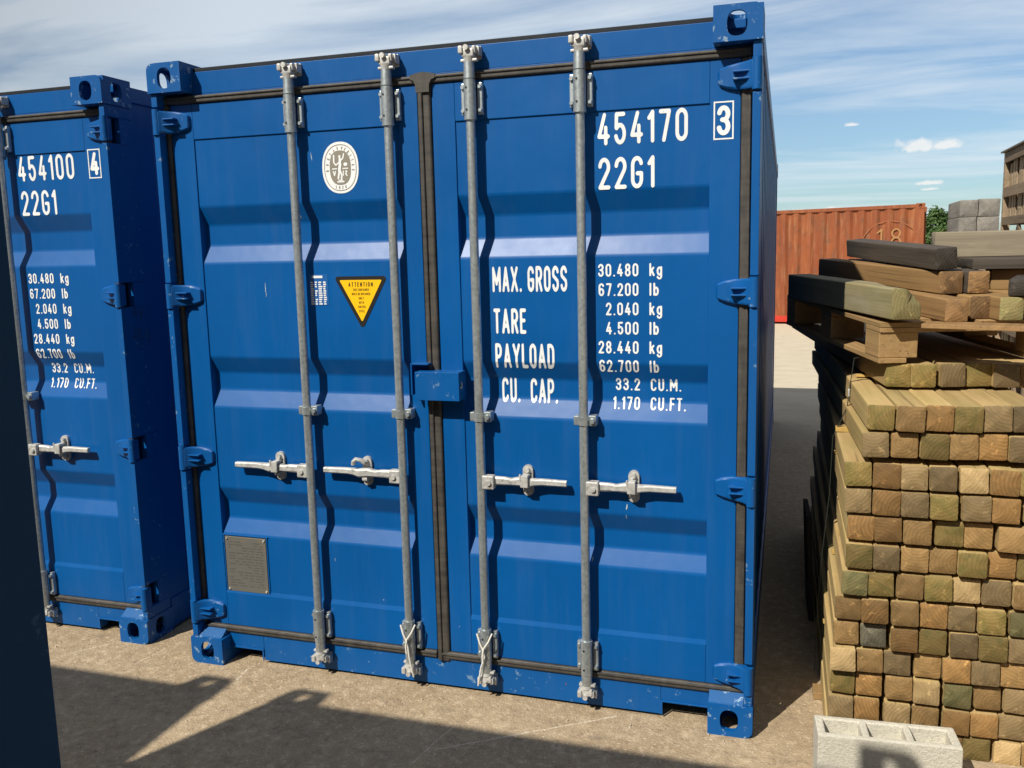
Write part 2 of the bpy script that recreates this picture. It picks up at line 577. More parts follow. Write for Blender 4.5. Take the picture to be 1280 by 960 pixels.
def cyl(bm, p0, p1, r0, r1=None, seg=20, caps=True):
    r1 = r0 if r1 is None else r1
    p0, p1 = Vector(p0), Vector(p1)
    d = (p1 - p0).normalized()
    a = d.orthogonal().normalized()
    b = d.cross(a)
    A = [bm.verts.new(p0 + (a * math.cos(t) + b * math.sin(t)) * r0) for t in [2 * math.pi * i / seg for i in range(seg)]]
    B = [bm.verts.new(p1 + (a * math.cos(t) + b * math.sin(t)) * r1) for t in [2 * math.pi * i / seg for i in range(seg)]]
    for i in range(seg):
        j = (i + 1) % seg
        bm.faces.new((A[i], A[j], B[j], B[i]))
    if caps:
        bm.faces.new(A[::-1])
        bm.faces.new(B)


def tube(bm, pts, r, seg=8):
    pts = [Vector(p) for p in pts]
    rings = []
    prev = None
    for i, p in enumerate(pts):
        d = (pts[min(i + 1, len(pts) - 1)] - pts[max(i - 1, 0)]).normalized()
        a = d.orthogonal().normalized() if prev is None else (prev - d * prev.dot(d)).normalized()
        prev = a
        b = d.cross(a)
        rings.append([bm.verts.new(p + (a * math.cos(t) + b * math.sin(t)) * r) for t in [2 * math.pi * k / seg for k in range(seg)]])
    for A, B in zip(rings, rings[1:]):
        for k in range(seg):
            j = (k + 1) % seg
            bm.faces.new((A[k], A[j], B[j], B[k]))
    bm.faces.new(rings[0][::-1])
    bm.faces.new(rings[-1])


def prism(bm, pts, y0, y1, mp=None):
    """extrude an (x, z) outline from y0 to y1; mp maps (x, y, z)"""
    f = mp or (lambda x, y, z: (x, y, z))
    A = [bm.verts.new(f(x, y0, z)) for x, z in pts]
    B = [bm.verts.new(f(x, y1, z)) for x, z in pts]
    n = len(pts)
    for i in range(n):
        j = (i + 1) % n
        bm.faces.new((A[i], A[j], B[j], B[i]))
    bm.faces.new(A[::-1])
    bm.faces.new(B)


def fix(bm):
    bmesh.ops.recalc_face_normals(bm, faces=bm.faces[:])
    return bm


def new():
    return bmesh.new()


def plate_hole(bm, w, h, t, hc, hr, mp, rc=0.0):
    """plate w x h, thickness t, oval hole at hc with half sizes hr; mp(a, c, d) -> xyz; rc rounds the (0,0) corner"""
    cx, cz = hc
    ang = [2 * math.pi * i / 40 for i in range(40)]
    for px, pz in ((0, 0), (w, 0), (w, h), (0, h)):
        ang.append(math.atan2(pz - cz, px - cx) % (2 * math.pi))
    ang = sorted(set(round(a, 6) for a in ang))
    out, hole = [], []
    for a in ang:
        c, s = math.cos(a), math.sin(a)
        k = min(((w - cx) / c if c > 1e-9 else (-cx / c if c < -1e-9 else 1e9)), ((h - cz) / s if s > 1e-9 else (-cz / s if s < -1e-9 else 1e9)))
        px, pz = cx + c * k, cz + s * k
        if rc and px < rc and pz < rc:                       # round the outer corner
            v = Vector((px - rc, pz - rc))
            if v.length > rc:
                v = v.normalized() * rc
                px, pz = rc + v.x, rc + v.y
        out.append((px, pz))
        e = 2.6
        q = (abs(c / hr[0]) ** e + abs(s / hr[1]) ** e) ** (-1 / e)
        hole.append((cx + c * q, cz + s * q))
    lo = [bm.verts.new(mp(a, c, 0)) for a, c in out]
    li = [bm.verts.new(mp(a, c, 0)) for a, c in hole]
    hi = [bm.verts.new(mp(a, c, t)) for a, c in hole]
    ho = [bm.verts.new(mp(a, c, t)) for a, c in out]
    n = len(ang)
    for i in range(n):
        j = (i + 1) % n
        for A, B in ((lo, li), (li, hi), (hi, ho), (ho, lo)):
            bm.faces.new((A[i], A[j], B[j], B[i]))


def casting_bm(W, D, H, sx, sy, sz):
    """corner casting: hollow box 162 x 178 x 118 mm with oval holes in its three outer faces"""
    bm = new()
    w, l, h, t = 0.162, 0.178, 0.118, 0.016

    def P(a, b, c):
        return ((a if sx < 0 else W - a), (b if sy < 0 else D - b), (c if sz < 0 else H - c))
    plate_hole(bm, w, h, t, (w * 0.52, h * 0.52), (0.033, 0.041), lambda a, c, d: P(a, d, c), 0.030)
    plate_hole(bm, l - t, h, t, (l * 0.5 - t, h * 0.52), (0.033, 0.041), lambda a, c, d: P(d, t + a, c), 0.0)
    plate_hole(bm, w - t, l - t, t, (w * 0.5 - t, l * 0.5 - t), (0.034, 0.058), lambda a, c, d: P(t + a, t + c, d), 0.0)

    def bx(a0, a1, b0, b1, c0, c1):
        p, q = P(a0, b0, c0), P(a1, b1, c1)
        box(bm, min(p[0], q[0]), max(p[0], q[0]), min(p[1], q[1]), max(p[1], q[1]), min(p[2], q[2]), max(p[2], q[2]))
    bx(w - t, w, t, l, t, h)
    bx(t, w - t, l - t, l, t, h)
    bx(t, w - t, t, l - t, h - t, h)
    return fix(bm)


def corr_wall(bm, x, xin, y0, y1, z0, z1, pitch=0.2785, flat_end=0.14, sign=1):
    """trapezoid-corrugated side wall between y0 and y1: outer face at x, inner at xin"""
    prof = [(y0, x)]
    y = y0 + flat_end
    while y + pitch < y1 - flat_end + 0.02:
        prof += [(y, x), (y + 0.068, xin), (y + 0.138, xin), (y + 0.206, x)]
        y += pitch
    prof.append((y1, x))
    A = [bm.verts.new((px, py, z0)) for py, px in prof]
    B = [bm.verts.new((px, py, z1)) for py, px in prof]
    for i in range(len(prof) - 1):
        bm.faces.new((A[i], A[i + 1], B[i + 1], B[i]) if sign > 0 else (A[i], B[i], B[i + 1], A[i + 1]))


# ------------------------------------------------------------------ stroke lettering, built as flat meshes
def arc(cx, cy, rx, ry, a0, a1, n=14):
    return [(cx + rx * math.cos(R_(a0 + (a1 - a0) * i / n)), cy + ry * math.sin(R_(a0 + (a1 - a0) * i / n))) for i in range(n + 1)]


A_ = arc
G = {
    '0': (.46, [A_(.5, .76, .5, .24, 0, 180) + A_(.5, .24, .5, .24, 180, 360) + [(1, .76)]]),
    '1': (.27, [[(0, .80), (.95, 1), (.95, 0)]]),
    '2': (.46, [A_(.5, .74, .5, .26, 175, -35) + [(0, 0), (1, 0)]]),
    '3': (.46, [A_(.5, .76, .48, .24, 170, -80) + [(.36, .53)], [(.36, .53)] + A_(.5, .26, .5, .26, 90, -170)]),
    '4': (.48, [[(.60, 1), (0, .24), (1, .24)], [(.74, .55), (.74, 0)]]),
    '5': (.46, [[(.92, 1), (.1, 1), (.06, .52)] + A_(.5, .31, .5, .31, 140, -165)]),
    '6': (.46, [A_(.5, .75, .5, .25, 20, 180) + [(0, .28)] + A_(.5, .28, .5, .28, 180, 540)]),
    '7': (.45, [[(0, 1), (1, 1), (.38, 0)]]),
    '8': (.46, [A_(.5, .76, .44, .24, 0, 360), A_(.5, .26, .5, .26, 0, 360)]),
    '9': (.46, [A_(.5, .25, .5, .25, 200, 360) + [(1, .72)] + A_(.5, .72, .5, .28, 0, 360)]),
    'A': (.50, [[(0, 0), (.5, 1), (1, 0)], [(.2, .28), (.8, .28)]]),
    'B': (.45, [[(0, 0), (0, 1), (.55, 1)] + A_(.55, .77, .42, .23, 90, -90) + [(0, .54)], [(.55, .54)] + A_(.55, .27, .45, .27, 90, -90) + [(0, 0)]]),
    'C': (.46, [A_(.5, .75, .5, .25, 15, 180) + A_(.5, .25, .5, .25, 180, 345)]),
    'D': (.46, [[(0, 0), (0, 1), (.4, 1)] + A_(.4, .7, .6, .3, 90, 0) + A_(.4, .3, .6, .3, 0, -90) + [(0, 0)]]),
    'E': (.40, [[(1, 1), (0, 1), (0, 0), (1, 0)], [(0, .53), (.85, .53)]]),
    'F': (.40, [[(1, 1), (0, 1), (0, 0)], [(0, .5), (.85, .5)]]),
    'G': (.46, [A_(.5, .75, .5, .25, 15, 180) + A_(.5, .25, .5, .25, 180, 360) + [(1, .46), (.55, .46)]]),
    'H': (.46, [[(0, 0), (0, 1)], [(1, 0), (1, 1)], [(0, .52), (1, .52)]]),
    'I': (.16, [[(.5, 0), (.5, 1)]]),
    'K': (.47, [[(0, 0), (0, 1)], [(.95, 1), (0, .42)], [(.35, .62), (1, 0)]]),
    'L': (.40, [[(0, 1), (0, 0), (1, 0)]]),
    'M': (.60, [[(0, 0), (0, 1), (.5, .3), (1, 1), (1, 0)]]),
    'N': (.48, [[(0, 0), (0, 1), (1, 0), (1, 1)]]),
    'O': (.46, [A_(.5, .75, .5, .25, 0, 180) + A_(.5, .25, .5, .25, 180, 360) + [(1, .75)]]),
    'P': (.45, [[(0, 0), (0, 1), (.5, 1)] + A_(.5, .73, .5, .27, 90, -90) + [(0, .46)]]),
    'R': (.46, [[(0, 0), (0, 1), (.5, 1)] + A_(.5, .74, .5, .26, 90, -90) + [(0, .48)], [(.5, .48), (1, 0)]]),
    'S': (.46, [A_(.5, .76, .5, .24, 15, 180, 12) + [(.06, .63), (.94, .40)] + A_(.5, .25, .5, .25, 10, -165, 12)]),
    'T': (.44, [[(0, 1), (1, 1)], [(.5, 1), (.5, 0)]]),
    'U': (.46, [[(0, 1), (0, .26)] + A_(.5, .26, .5, .26, 180, 360) + [(1, 1)]]),
    'V': (.50, [[(0, 1), (.5, 0), (1, 1)]]),
    'W': (.66, [[(0, 1), (.25, 0), (.5, .8), (.75, 0), (1, 1)]]),
    'X': (.50, [[(0, 0), (1, 1)], [(0, 1), (1, 0)]]),
    'Y': (.50, [[(0, 1), (.5, .48), (1, 1)], [(.5, .48), (.5, 0)]]),
    'k': (.42, [[(0, 0), (0, 1)], [(.9, .68), (0, .25)], [(.4, .42), (1, 0)]]),
    'g': (.43, [A_(.5, .36, .5, .32, 0, 360), [(1, .70), (1, -.10)] + A_(.5, -.10, .5, .20, 0, -165)]),
    'l': (.16, [[(.5, 0), (.5, 1)]]),
    'b': (.43, [[(0, 1), (0, .0)], A_(.5, .33, .5, .33, 0, 360)]),
    '.': (.16, [[(.5, 0), (.5, .001)]]),
    '/': (.40, [[(0, -.05), (1, 1.05)]]),
}
_gc = {}


def march(f, x0, x1, y0, y1, n, m):
    """filled mesh of the region f < 0, with clean outlines"""
    xs = np.linspace(x0, x1, n + 1)
    ys = np.linspace(y0, y1, m + 1)
    X, Y = np.meshgrid(xs, ys, indexing='ij')
    D = f(X, Y)
    D = np.where(np.abs(D) < 1e-7, 1e-7, D)
    V, F, key = [], [], {}

    def vert(k, p):
        if k not in key:
            key[k] = len(V)
            V.append(p)
        return key[k]
    ins = D < 0
    for i in range(n):
        for j in range(m):
            c = ((i, j), (i + 1, j), (i + 1, j + 1), (i, j + 1))
            s = [ins[a] for a in c]
            if not any(s):
                continue
            poly = []
            for k in range(4):
                a, b = c[k], c[(k + 1) % 4]
                if s[k]:
                    poly.append(vert(a, (xs[a[0]], ys[a[1]])))
                if s[k] != s[(k + 1) % 4]:
                    t = D[a] / (D[a] - D[b])
                    p = (xs[a[0]] + (xs[b[0]] - xs[a[0]]) * t, ys[a[1]] + (ys[b[1]] - ys[a[1]]) * t)
                    poly.append(vert((min(a, b), max(a, b)), p))
            if len(poly) > 2:
                F.append(poly)
    return V, F


def seg_dist(X, Y, lines):
    d = np.full(X.shape, 1e9)
    for ln in lines:
        for (ax, ay), (bx, by) in zip(ln, ln[1:]):
            vx, vy = bx - ax, by - ay
            L = vx * vx + vy * vy + 1e-12
            t = np.clip(((X - ax) * vx + (Y - ay) * vy) / L, 0, 1)
            d = np.minimum(d, np.hypot(X - ax - t * vx, Y - ay - t * vy))
    return d


def glyph(ch, r=0.078, n=30):
    k = (ch, r, n)
    if k not in _gc:
        w, lines = G[ch]
        ls = [[(r + x * (w - 2 * r), r + y * (1 - 2 * r)) for x, y in ln] for ln in lines]
        lo = -0.42 if ch == 'g' else -0.12
        _gc[k] = march(lambda X, Y: seg_dist(X, Y, ls) - r, -0.06, w + 0.06, lo, 1.12, max(6, int(n * (w + .12))), int(n * (1.12 - lo)))
    return _gc[k]


def text_width(s, ws, gap=0.13, space=0.30, r=0.078):
    return sum((space if c == ' ' else G[c][0] + gap) for c in s) * ws - gap * ws


def add_text(bm, s, x, z, h, mp, ws=1.0, align='l', gap=0.13, space=0.30, r=0.078, n=30):
    """letters of cap height h with their baseline at z; mp(x, z) -> xyz lays them on a surface"""
    w = text_width(s, ws, gap, space) * h
    x = x - (w if align == 'r' else w / 2 if align == 'c' else 0)
    for c in s:
        if c == ' ':
            x += space * ws * h
            continue
        V, F = glyph(c, r, n)
        vs_ = [bm.verts.new(mp(x + vx * ws * h, z + vy * h)) for vx, vy in V]
        for f in F:
            bm.faces.new([vs_[i] for i in f])
        x += (G[c][0] + gap) * ws * h


def add_shape(bm, VF, mp):
    V, F = VF
    vs_ = [bm.verts.new(mp(x, y)) for x, y in V]
    for f in F:
        bm.faces.new([vs_[i] for i in f])


# ------------------------------------------------------------------ the ground
def ground_mat():
    t = NT('yard_concrete')
    v = t.vec()
    a = t.noise(v, 0.55, 6, 0.62)
    b = t.noise(v, 3.2, 8, 0.68, 0.4)
    f = t.noise(v, 70, 5, 0.7)
    c = t.mix(t.step(a, 0.3, 0.7), (0.30, 0.232, 0.148), (0.385, 0.30, 0.198))
    c = t.mix(t.math('MULTIPLY', t.step(b, 0.42, 0.70), 0.55), c, (0.25, 0.18, 0.11))
    c = t.mix(t.math('MULTIPLY', t.step(t.noise(v, 9, 6, 0.7, 0.6), 0.55, 0.72), 0.45), c, (0.52, 0.40, 0.27))
    # exposed aggregate: many pale and a few dark stones
    vo = t.voro(v, 110, out='Distance')
    vc = t.voro(v, 110, out='Color')
    g = t.n.new('ShaderNodeRGBToBW')
    t.l.new(vc, g.inputs[0])
    st = t.math('MULTIPLY', t.math('LESS_THAN', vo, 0.34), t.step(g.outputs[0], 0.62, 0.72))
    c = t.mix(t.math('MULTIPLY', st, 0.5), c, (0.55, 0.48, 0.38))
    dk = t.math('MULTIPLY', t.math('LESS_THAN', vo, 0.3), t.math('LESS_THAN', g.outputs[0], 0.24))
    c = t.mix(t.math('MULTIPLY', dk, 0.55), c, (0.10, 0.08, 0.065))
    md = t.noise(v, 24, 6, 0.75, 0.3)
    c = t.mix(t.math('MULTIPLY', t.step(md, 0.52, 0.66), 0.55), c, (0.58, 0.46, 0.32))
    c = t.mix(t.math('MULTIPLY', t.step(md, 0.46, 0.36), 0.5), c, (0.20, 0.14, 0.085))
    vs2 = t.voro(v, 38, out='Distance')
    c = t.mix(t.math('MULTIPLY', t.math('LESS_THAN', vs2, t.math('MULTIPLY', t.noise(v, 5, 3, 0.6), 0.26)), 0.65), c, (0.62, 0.52, 0.38))
    # worn and stained patches, dark dots far off
    d = t.noise(t.vec((1.2, 2.2, 1), loc=(4, 7, 0)), 4.5, 6, 0.72)
    c = t.mix(t.math('MULTIPLY', t.step(d, 0.56, 0.68), 0.6), c, (0.17, 0.135, 0.10))
    # the far part of the yard is bare pale concrete dust
    s = t.n.new('ShaderNodeSeparateXYZ')
    t.l.new(v, s.inputs[0])
    edge = t.math('ADD', s.outputs[1], t.math('MULTIPLY', a, 3.0))
    pale = t.step(edge, 6.0, 9.2)
    pc = t.mix(t.step(t.noise(t.vec((0.9, 1.5, 1)), 2.6, 8, 0.7), 0.35, 0.7), (0.56, 0.50, 0.39), (0.45, 0.40, 0.31))
    c = t.mix(t.math('MULTIPLY', pale, 0.9), c, pc)
    # thin pale cracks filled with grit
    for (x0, y0, x1, y1, wd) in ((-0.62, -0.085, -0.46, 0.10, .006), (-0.235, -0.09, -0.215, 0.085, .006), (0.30, -0.10, 0.285, 0.012, .012),
                                 (1.33, -0.36, 1.93, 0.035, .008), (1.28, -0.47, 1.335, -0.2, .006)):
        L = math.hypot(x1 - x0, y1 - y0)
        ux, uy = (x1 - x0) / L, (y1 - y0) / L
        px = t.math('SUBTRACT', s.outputs[0], x0)
        py = t.math('SUBTRACT', s.outputs[1], y0)
        along = t.math('ADD', t.math('MULTIPLY', px, ux), t.math('MULTIPLY', py, uy))
        across = t.math('ADD', t.math('MULTIPLY', px, -uy), t.math('MULTIPLY', py, ux))
        across = t.math('ABSOLUTE', t.math('ADD', across, t.math('MULTIPLY', t.math('SUBTRACT', b, 0.5), 0.05)))
        m = t.math('MULTIPLY', t.math('LESS_THAN', across, wd * 0.5), t.math('MULTIPLY', t.math('GREATER_THAN', along, 0), t.math('LESS_THAN', along, L)))
        m = t.math('MULTIPLY', m, t.step(f, 0.36, 0.56))
        c = t.mix(t.math('MULTIPLY', m, 0.75), c, (0.60, 0.53, 0.42))
    h = t.math('ADD', t.math('MULTIPLY', f, 0.6), t.math('MULTIPLY', vo, -0.5))
    n = t.bump(b, 0.25, 0.03)
    n = t.bump(md, 0.25, 0.010, n)
    n = t.bump(h, 0.6, 0.006, n)
    return t.done(c, 0.85, 0.0, n, 0.25)


bm = new()
bmesh.ops.create_grid(bm, x_segments=2, y_segments=2, size=600)
g_ = obj('ground', bm, ground_mat())
tag(g_, 'brown concrete yard with pale grit and stains', None, None, 'structure')

# ------------------------------------------------------------------ shipping containers
CW, CD, CH = 2.438, 6.058, 2.591
FR, PF, PD = 0.066, 0.072, 0.104           # y of door frame, flat panel, sunk corrugation
KZ = [(2.288, PF), (2.012, PF), (1.935, PD), (1.850, PD), (1.776, PF), (1.377, PF), (1.306, PD), (1.233, PD), (1.158, PF),
      (0.798, PF), (0.728, PD), (0.657, PD), (0.588, PF), (0.318, PF)]


def prof(z):
    for (a, ya), (b, yb) in zip(KZ, KZ[1:]):
        if b <= z <= a:
            return ya + (yb - ya) * (a - z) / (a - b)
    return PF


def on_panel(x, z, off=0.0014):
    return (x, prof(z) - off, z)


def add_door(root, left, det):
    x0, x1 = (0.050, 1.170) if left else (1.230, 2.366)
    p0, p1 = (0.157, 1.088) if left else (1.322, 2.262)
    z0, z1 = 0.166, 2.431
    bm = new()
    yb = 0.118
    box(bm, x0, p0, FR, yb, z0, z1, 0.003)
    box(bm, p1, x1, FR, yb, z0, z1, 0.003)
    box(bm, p0, p1, FR, yb, 2.288, z1, 0.003)
    box(bm, p0, p1, FR, yb, z0, 0.318, 0.003)
    fix(bm)
    door = obj('door', bm, M['blue'], root, True)
    bm = new()
    A = [bm.verts.new((p0 - .004, y, z)) for z, y in KZ]
    B = [bm.verts.new((p1 + .004, y, z)) for z, y in KZ]
    for i in range(len(KZ) - 1):
        bm.faces.new((A[i], A[i + 1], B[i + 1], B[i]))
    es = [e for e in bm.edges if abs(e.verts[0].co.z - e.verts[1].co.z) < 1e-6 and 0.32 < e.verts[0].co.z < 2.28]
    bmesh.ops.bevel(bm, geom=es, offset=0.008, segments=3, affect='EDGES', profile=0.5)
    for f in bm.faces:
        f.normal_update()
        if f.normal.y > 0:
            f.normal_flip()
    for z_, a_, b_ in ((.3165, .336, .3165),):                   # ledge of the bottom rail
        vs_ = [[bm.verts.new((x, y, z)) for y, z in ((FR + .0005, z_), (PF + .0005, a_))] for x in (p0, p1)]
        bm.faces.new((vs_[0][0], vs_[1][0], vs_[1][1], vs_[0][1]))
    obj('door_panel', bm, M['blue'], door, True)
    # rubber round the leaf
    bm = new()
    g0, g1 = (0.022, 1.226) if left else (1.174, 2.404)
    gy, gb = 0.056, 0.082

    def lip(a, b, c, d):
        box(bm, a, b, gy, gb, c, d, 0.008, 3)
        if b - a > d - c:
            box(bm, a, b, gy - 0.005, gy + 0.004, d - 0.013, d - 0.004, 0.003)
        else:
            box(bm, b - 0.013, b - 0.004, gy - 0.005, gy + 0.004, c, d, 0.003)
    lip(g0, g1 if not left else 1.171, 2.4325, 2.464)
    lip(g0 + .02, g1 if not left else 1.171, 0.133, 0.1645)
    if left:
        lip(g0, 0.0485, 0.166, 2.431)
    else:
        lip(2.3675, g1, 0.166, 2.431)
        box(bm, 1.1725, 1.2265, gy + .002, gb, 0.120, 2.432, 0.011, 4)
        box(bm, 1.1775, 1.1965, gy - .006, gy + .006, 0.126, 2.432, 0.005, 3)
        # the overlap flares into the top seal
        fl = [(1.1725, 2.400), (1.171, 2.428), (1.164, 2.444), (1.150, 2.450), (1.150, 2.464), (1.176, 2.471), (1.200, 2.474), (1.226, 2.471), (1.252, 2.464), (1.252, 2.450),
              (1.236, 2.444), (1.228, 2.428), (1.2265, 2.400)]
        prism(bm, fl, gy - .007, gb - .004)
    fix(bm)
    obj('gasket', bm, M['rubber'], door, True)
    # hinges
    for z in ((2.360, 1.642, 0.937, 0.234) if left else (2.368, 1.642, 0.932, 0.218)):
        bm = new()
        s = 1 if left else -1
        xo = 0.0 if left else CW
        secs = [(0.006, .046, .010), (0.034, .046, .010), (0.052, .045, .030), (0.085, .043, .046), (0.120, .037, .050), (0.142, .028, .052), (0.150, .018, .060)]
        ring = []
        for a, hz, y in secs:
            x = xo + s * a
            ring.append([bm.verts.new((x, yy, z + zz)) for yy, zz in ((y, hz * .82), (y + .006, hz), (max(.05, y + .02), hz), (max(.05, y + .02), -hz), (y + .006, -hz), (y, -hz * .82))])
        for P, Q in zip(ring, ring[1:]):
            for i in range(6):
                j = (i + 1) % 6
                bm.faces.new((P[i], P[j], Q[j], Q[i]))
        bm.faces.new(ring[0])
        bm.faces.new(ring[-1])
        for zz in (.012, -.012):                                    # two ribs along the strap
            xs_ = sorted((xo + s * .030, xo + s * .098))
            box(bm, xs_[0], xs_[1], 0.020, 0.052, z + zz - .003, z + zz + .003, .002)
        fix(bm)
        cyl(bm, (xo + s * .018, .019, z - .052), (xo + s * .018, .019, z + .052), .0165, seg=18)
        obj('hinge', bm, M['blue_worn'], door, True)
    if not det:
        return door
    bars = (0.642, 1.064) if left else (1.398, 1.812)
    hs = -1 if left else 1
    for bi, bx_ in enumerate(bars):
        by = 0.028
        bm = new()
        cyl(bm, (bx_, by, .09), (bx_, by, 2.52), .0168, seg=24)
        for z in (2.288, .294):
            cyl(bm, (bx_, by, z - .006), (bx_, by, z + .006), .0235, seg=24)
        cyl(bm, (bx_, by, 2.430), (bx_, by, 2.490), .0215, .0195, seg=20)
        cyl(bm, (bx_, by, .168), (bx_, by, .112), .0215, .0195, seg=20)
        rod = obj('locking_rod', fix(bm), M['galv'], door, True)
        # cams at both ends
        for zc, sg in ((2.520, 1), (0.092, -1)):
            bm = new()
            box(bm, bx_ - .024, bx_ + .024, by - .018, by + .020, zc - .016, zc + .014, .006)
            box(bm, bx_ - .034, bx_ - .016, by - .026, by + .030, zc + sg * .008 - .012, zc + sg * .008 + .016, .005)
            box(bm, bx_ + .014, bx_ + .030, by - .012, by + .040, zc + sg * .010 - .014, zc + sg * .010 + .014, .005)
            cyl(bm, (bx_ - .002, by - .03, zc + sg * .016), (bx_ - .002, by + .03, zc + sg * .016), .010, seg=12)
            box(bm, bx_ - .030, bx_ + .034, by - .010, by + .012, zc - sg * .026 - .005, zc - sg * .026 + .005, .003)
            cyl(bm, (bx_, by, zc - sg * .05), (bx_, by, zc - sg * .012), .0155, .022, seg=16)
            obj('cam', fix(bm), M['zinc'], rod, True)
        # bearings bolted to the leaf
        for z in (2.360, .228):
            bm = new()
            box(bm, bx_ - .041, bx_ - .022, by + .016, FR - .001, z - .058, z + .058, .004)
            box(bm, bx_ + .022, bx_ + .043, by + .016, FR - .001, z - .058, z + .058, .004)
            cyl(bm, (bx_, by, z - .066), (bx_, by, z + .066), .0225, seg=24)
            for dx_ in (-.033, .034):
                for dz_ in (-.042, .042):
                    cyl(bm, (bx_ + dx_, by + .018, z + dz_), (bx_ + dx_, by + .007, z + dz_), .0085, .0065, seg=10)
            br = obj('rod_bearing', fix(bm), M['galv'], rod, True)
            bm = new()
            for dz_ in (-.042, .036):
                cyl(bm, (bx_ - .006, by - .0215, z + dz_), (bx_ - .006, by - .0232, z + dz_), .0042, seg=10)
            obj('grease_hole', fix(bm), M['black'], rod)
        # mid guide
        bm = new()
        z = 1.166
        cyl(bm, (bx_, by, z - .016), (bx_, by, z + .016), .0215, seg=24)
        box(bm, bx_ - .038, bx_ - .018, by - .004, FR + .004, z - .018, z + .018, .004)
        box(bm, bx_ + .018, bx_ + .048, by - .002, FR + .004, z - .020, z + .020, .004)
        cyl(bm, (bx_ + .034, by - .002, z), (bx_ + .034, by - .012, z), .011, .009, seg=12)
        obj('rod_guide', fix(bm), M['galv'], rod, True)
        # handle with hub, and its catch on the leaf
        bm = new()
        zc = .914
        xe = bx_ + hs * (.372 if left and bi == 1 else .378 if left else .352)
        hx = sorted((bx_ + hs * .008, bx_ + hs * .056))
        box(bm, hx[0], hx[1], by - .016, by + .018, zc - .032, zc + .022, .004)
        cyl(bm, (bx_ + hs * .036, by - .016, zc - .006), (bx_ + hs * .036, by - .023, zc - .006), .010, seg=12)
        k = 0.0 if left and bi == 1 else 1.0
        secs = [(.05, .0165, .009, 0), (.10, .0155, .009, 0), (.125, .013, .012, -.002), (.16, .017, .013, .001), (.20, .018, .014, -.003), (.225, .013, .013, .001), (.255, .0125, .010, .003), (.36, .0115, .009, .002)]
        L = abs(xe - bx_) / .37
        ring = []
        for a, hz, hy, dz_ in secs:
            x = bx_ + hs * a * L
            yc = by + .004 + .006 * math.sin(min(1, a / .2) * math.pi * .5)
            q = [(yc - hy, -hz * .6), (yc - hy, hz * .6), (yc - hy * .5, hz), (yc + hy, hz), (yc + hy, -hz), (yc - hy * .5, -hz)]
            ring.append([bm.verts.new((x, yy, zc + dz_ + zz)) for yy, zz in q])
        for P, Q in zip(ring, ring[1:]):
            for i in range(6):
                j = (i + 1) % 6
                bm.faces.new((P[i], P[j], Q[j], Q[i]))
        bm.faces.new(ring[0])
        bm.faces.new(ring[-1])
        obj('lock_handle', fix(bm), M['zinc'], rod)
        cx = bx_ + hs * (.164 if left else .182)
        if left and bi == 1:
            cx = bx_ - .176
        bm = new()
        pts = [(cx + .0205 * math.cos(R_(a)), zc - .040 + .0205 * math.sin(R_(a))) for a in range(180, 361, 20)] + \
              [(cx + .0205 * math.cos(R_(a)), zc + .042 + .0205 * math.sin(R_(a))) for a in range(0, 181, 20)]
        prism(bm, pts, PF - .012, PF - .0005)
        for dz_ in (-.042, .044):
            cyl(bm, (cx, PF - .026, zc + dz_), (cx, PF - .01, zc + dz_), .0095, seg=12)
        box(bm, cx - .012, cx + .012, .032, PF - .010, zc - .034, zc - .020, .003)
        if left and bi == 1:                                       # catch flipped open
            tube(bm, [(cx, .040, zc + .040), (cx - .014, .034, zc + .052), (cx - .032, .028, zc + .056), (cx - .044, .026, zc + .044), (cx - .044, .026, zc + .032)], .0095, 8)
        else:
            box(bm, cx - .018, cx + .013, .012, .019, zc - .017, zc + .030, .003)
            box(bm, cx - .016, cx + .011, .0175, PF - .012, zc + .018, zc + .030, .003)
            box(bm, cx - .022, cx - .014, .010, .018, zc + .010, zc + .036, .003)
        obj('handle_catch', fix(bm), M['zinc'], rod, True)
        # broken plastic seals on the two middle rods
        if (left and bi == 1) or (not left and bi == 0):
            bm = new()
            yy = by - .027
            e = -1 if not left else .7
            tube(bm, [(bx_ - .030, yy + .006, .286), (bx_ - .016, yy - .002, .250), (bx_ - .004, yy - .004, .228), (bx_ + .004, yy - .004, .196), (bx_ + .012 * e, yy - .004, .150), (bx_ + .024 * e, yy, .092), (bx_ + .03 * e, yy + .004, .066)], .0036, 8)
            tube(bm, [(bx_ + .033, yy + .012, .290), (bx_ + .020, yy - .002, .258), (bx_ + .002, yy - .006, .232), (bx_ - .004, yy - .008, .200), (bx_ - .002, yy - .008, .170)], .0036, 8)
            obj('seal_cord', fix(bm), M['wire'], rod, True)
    return door


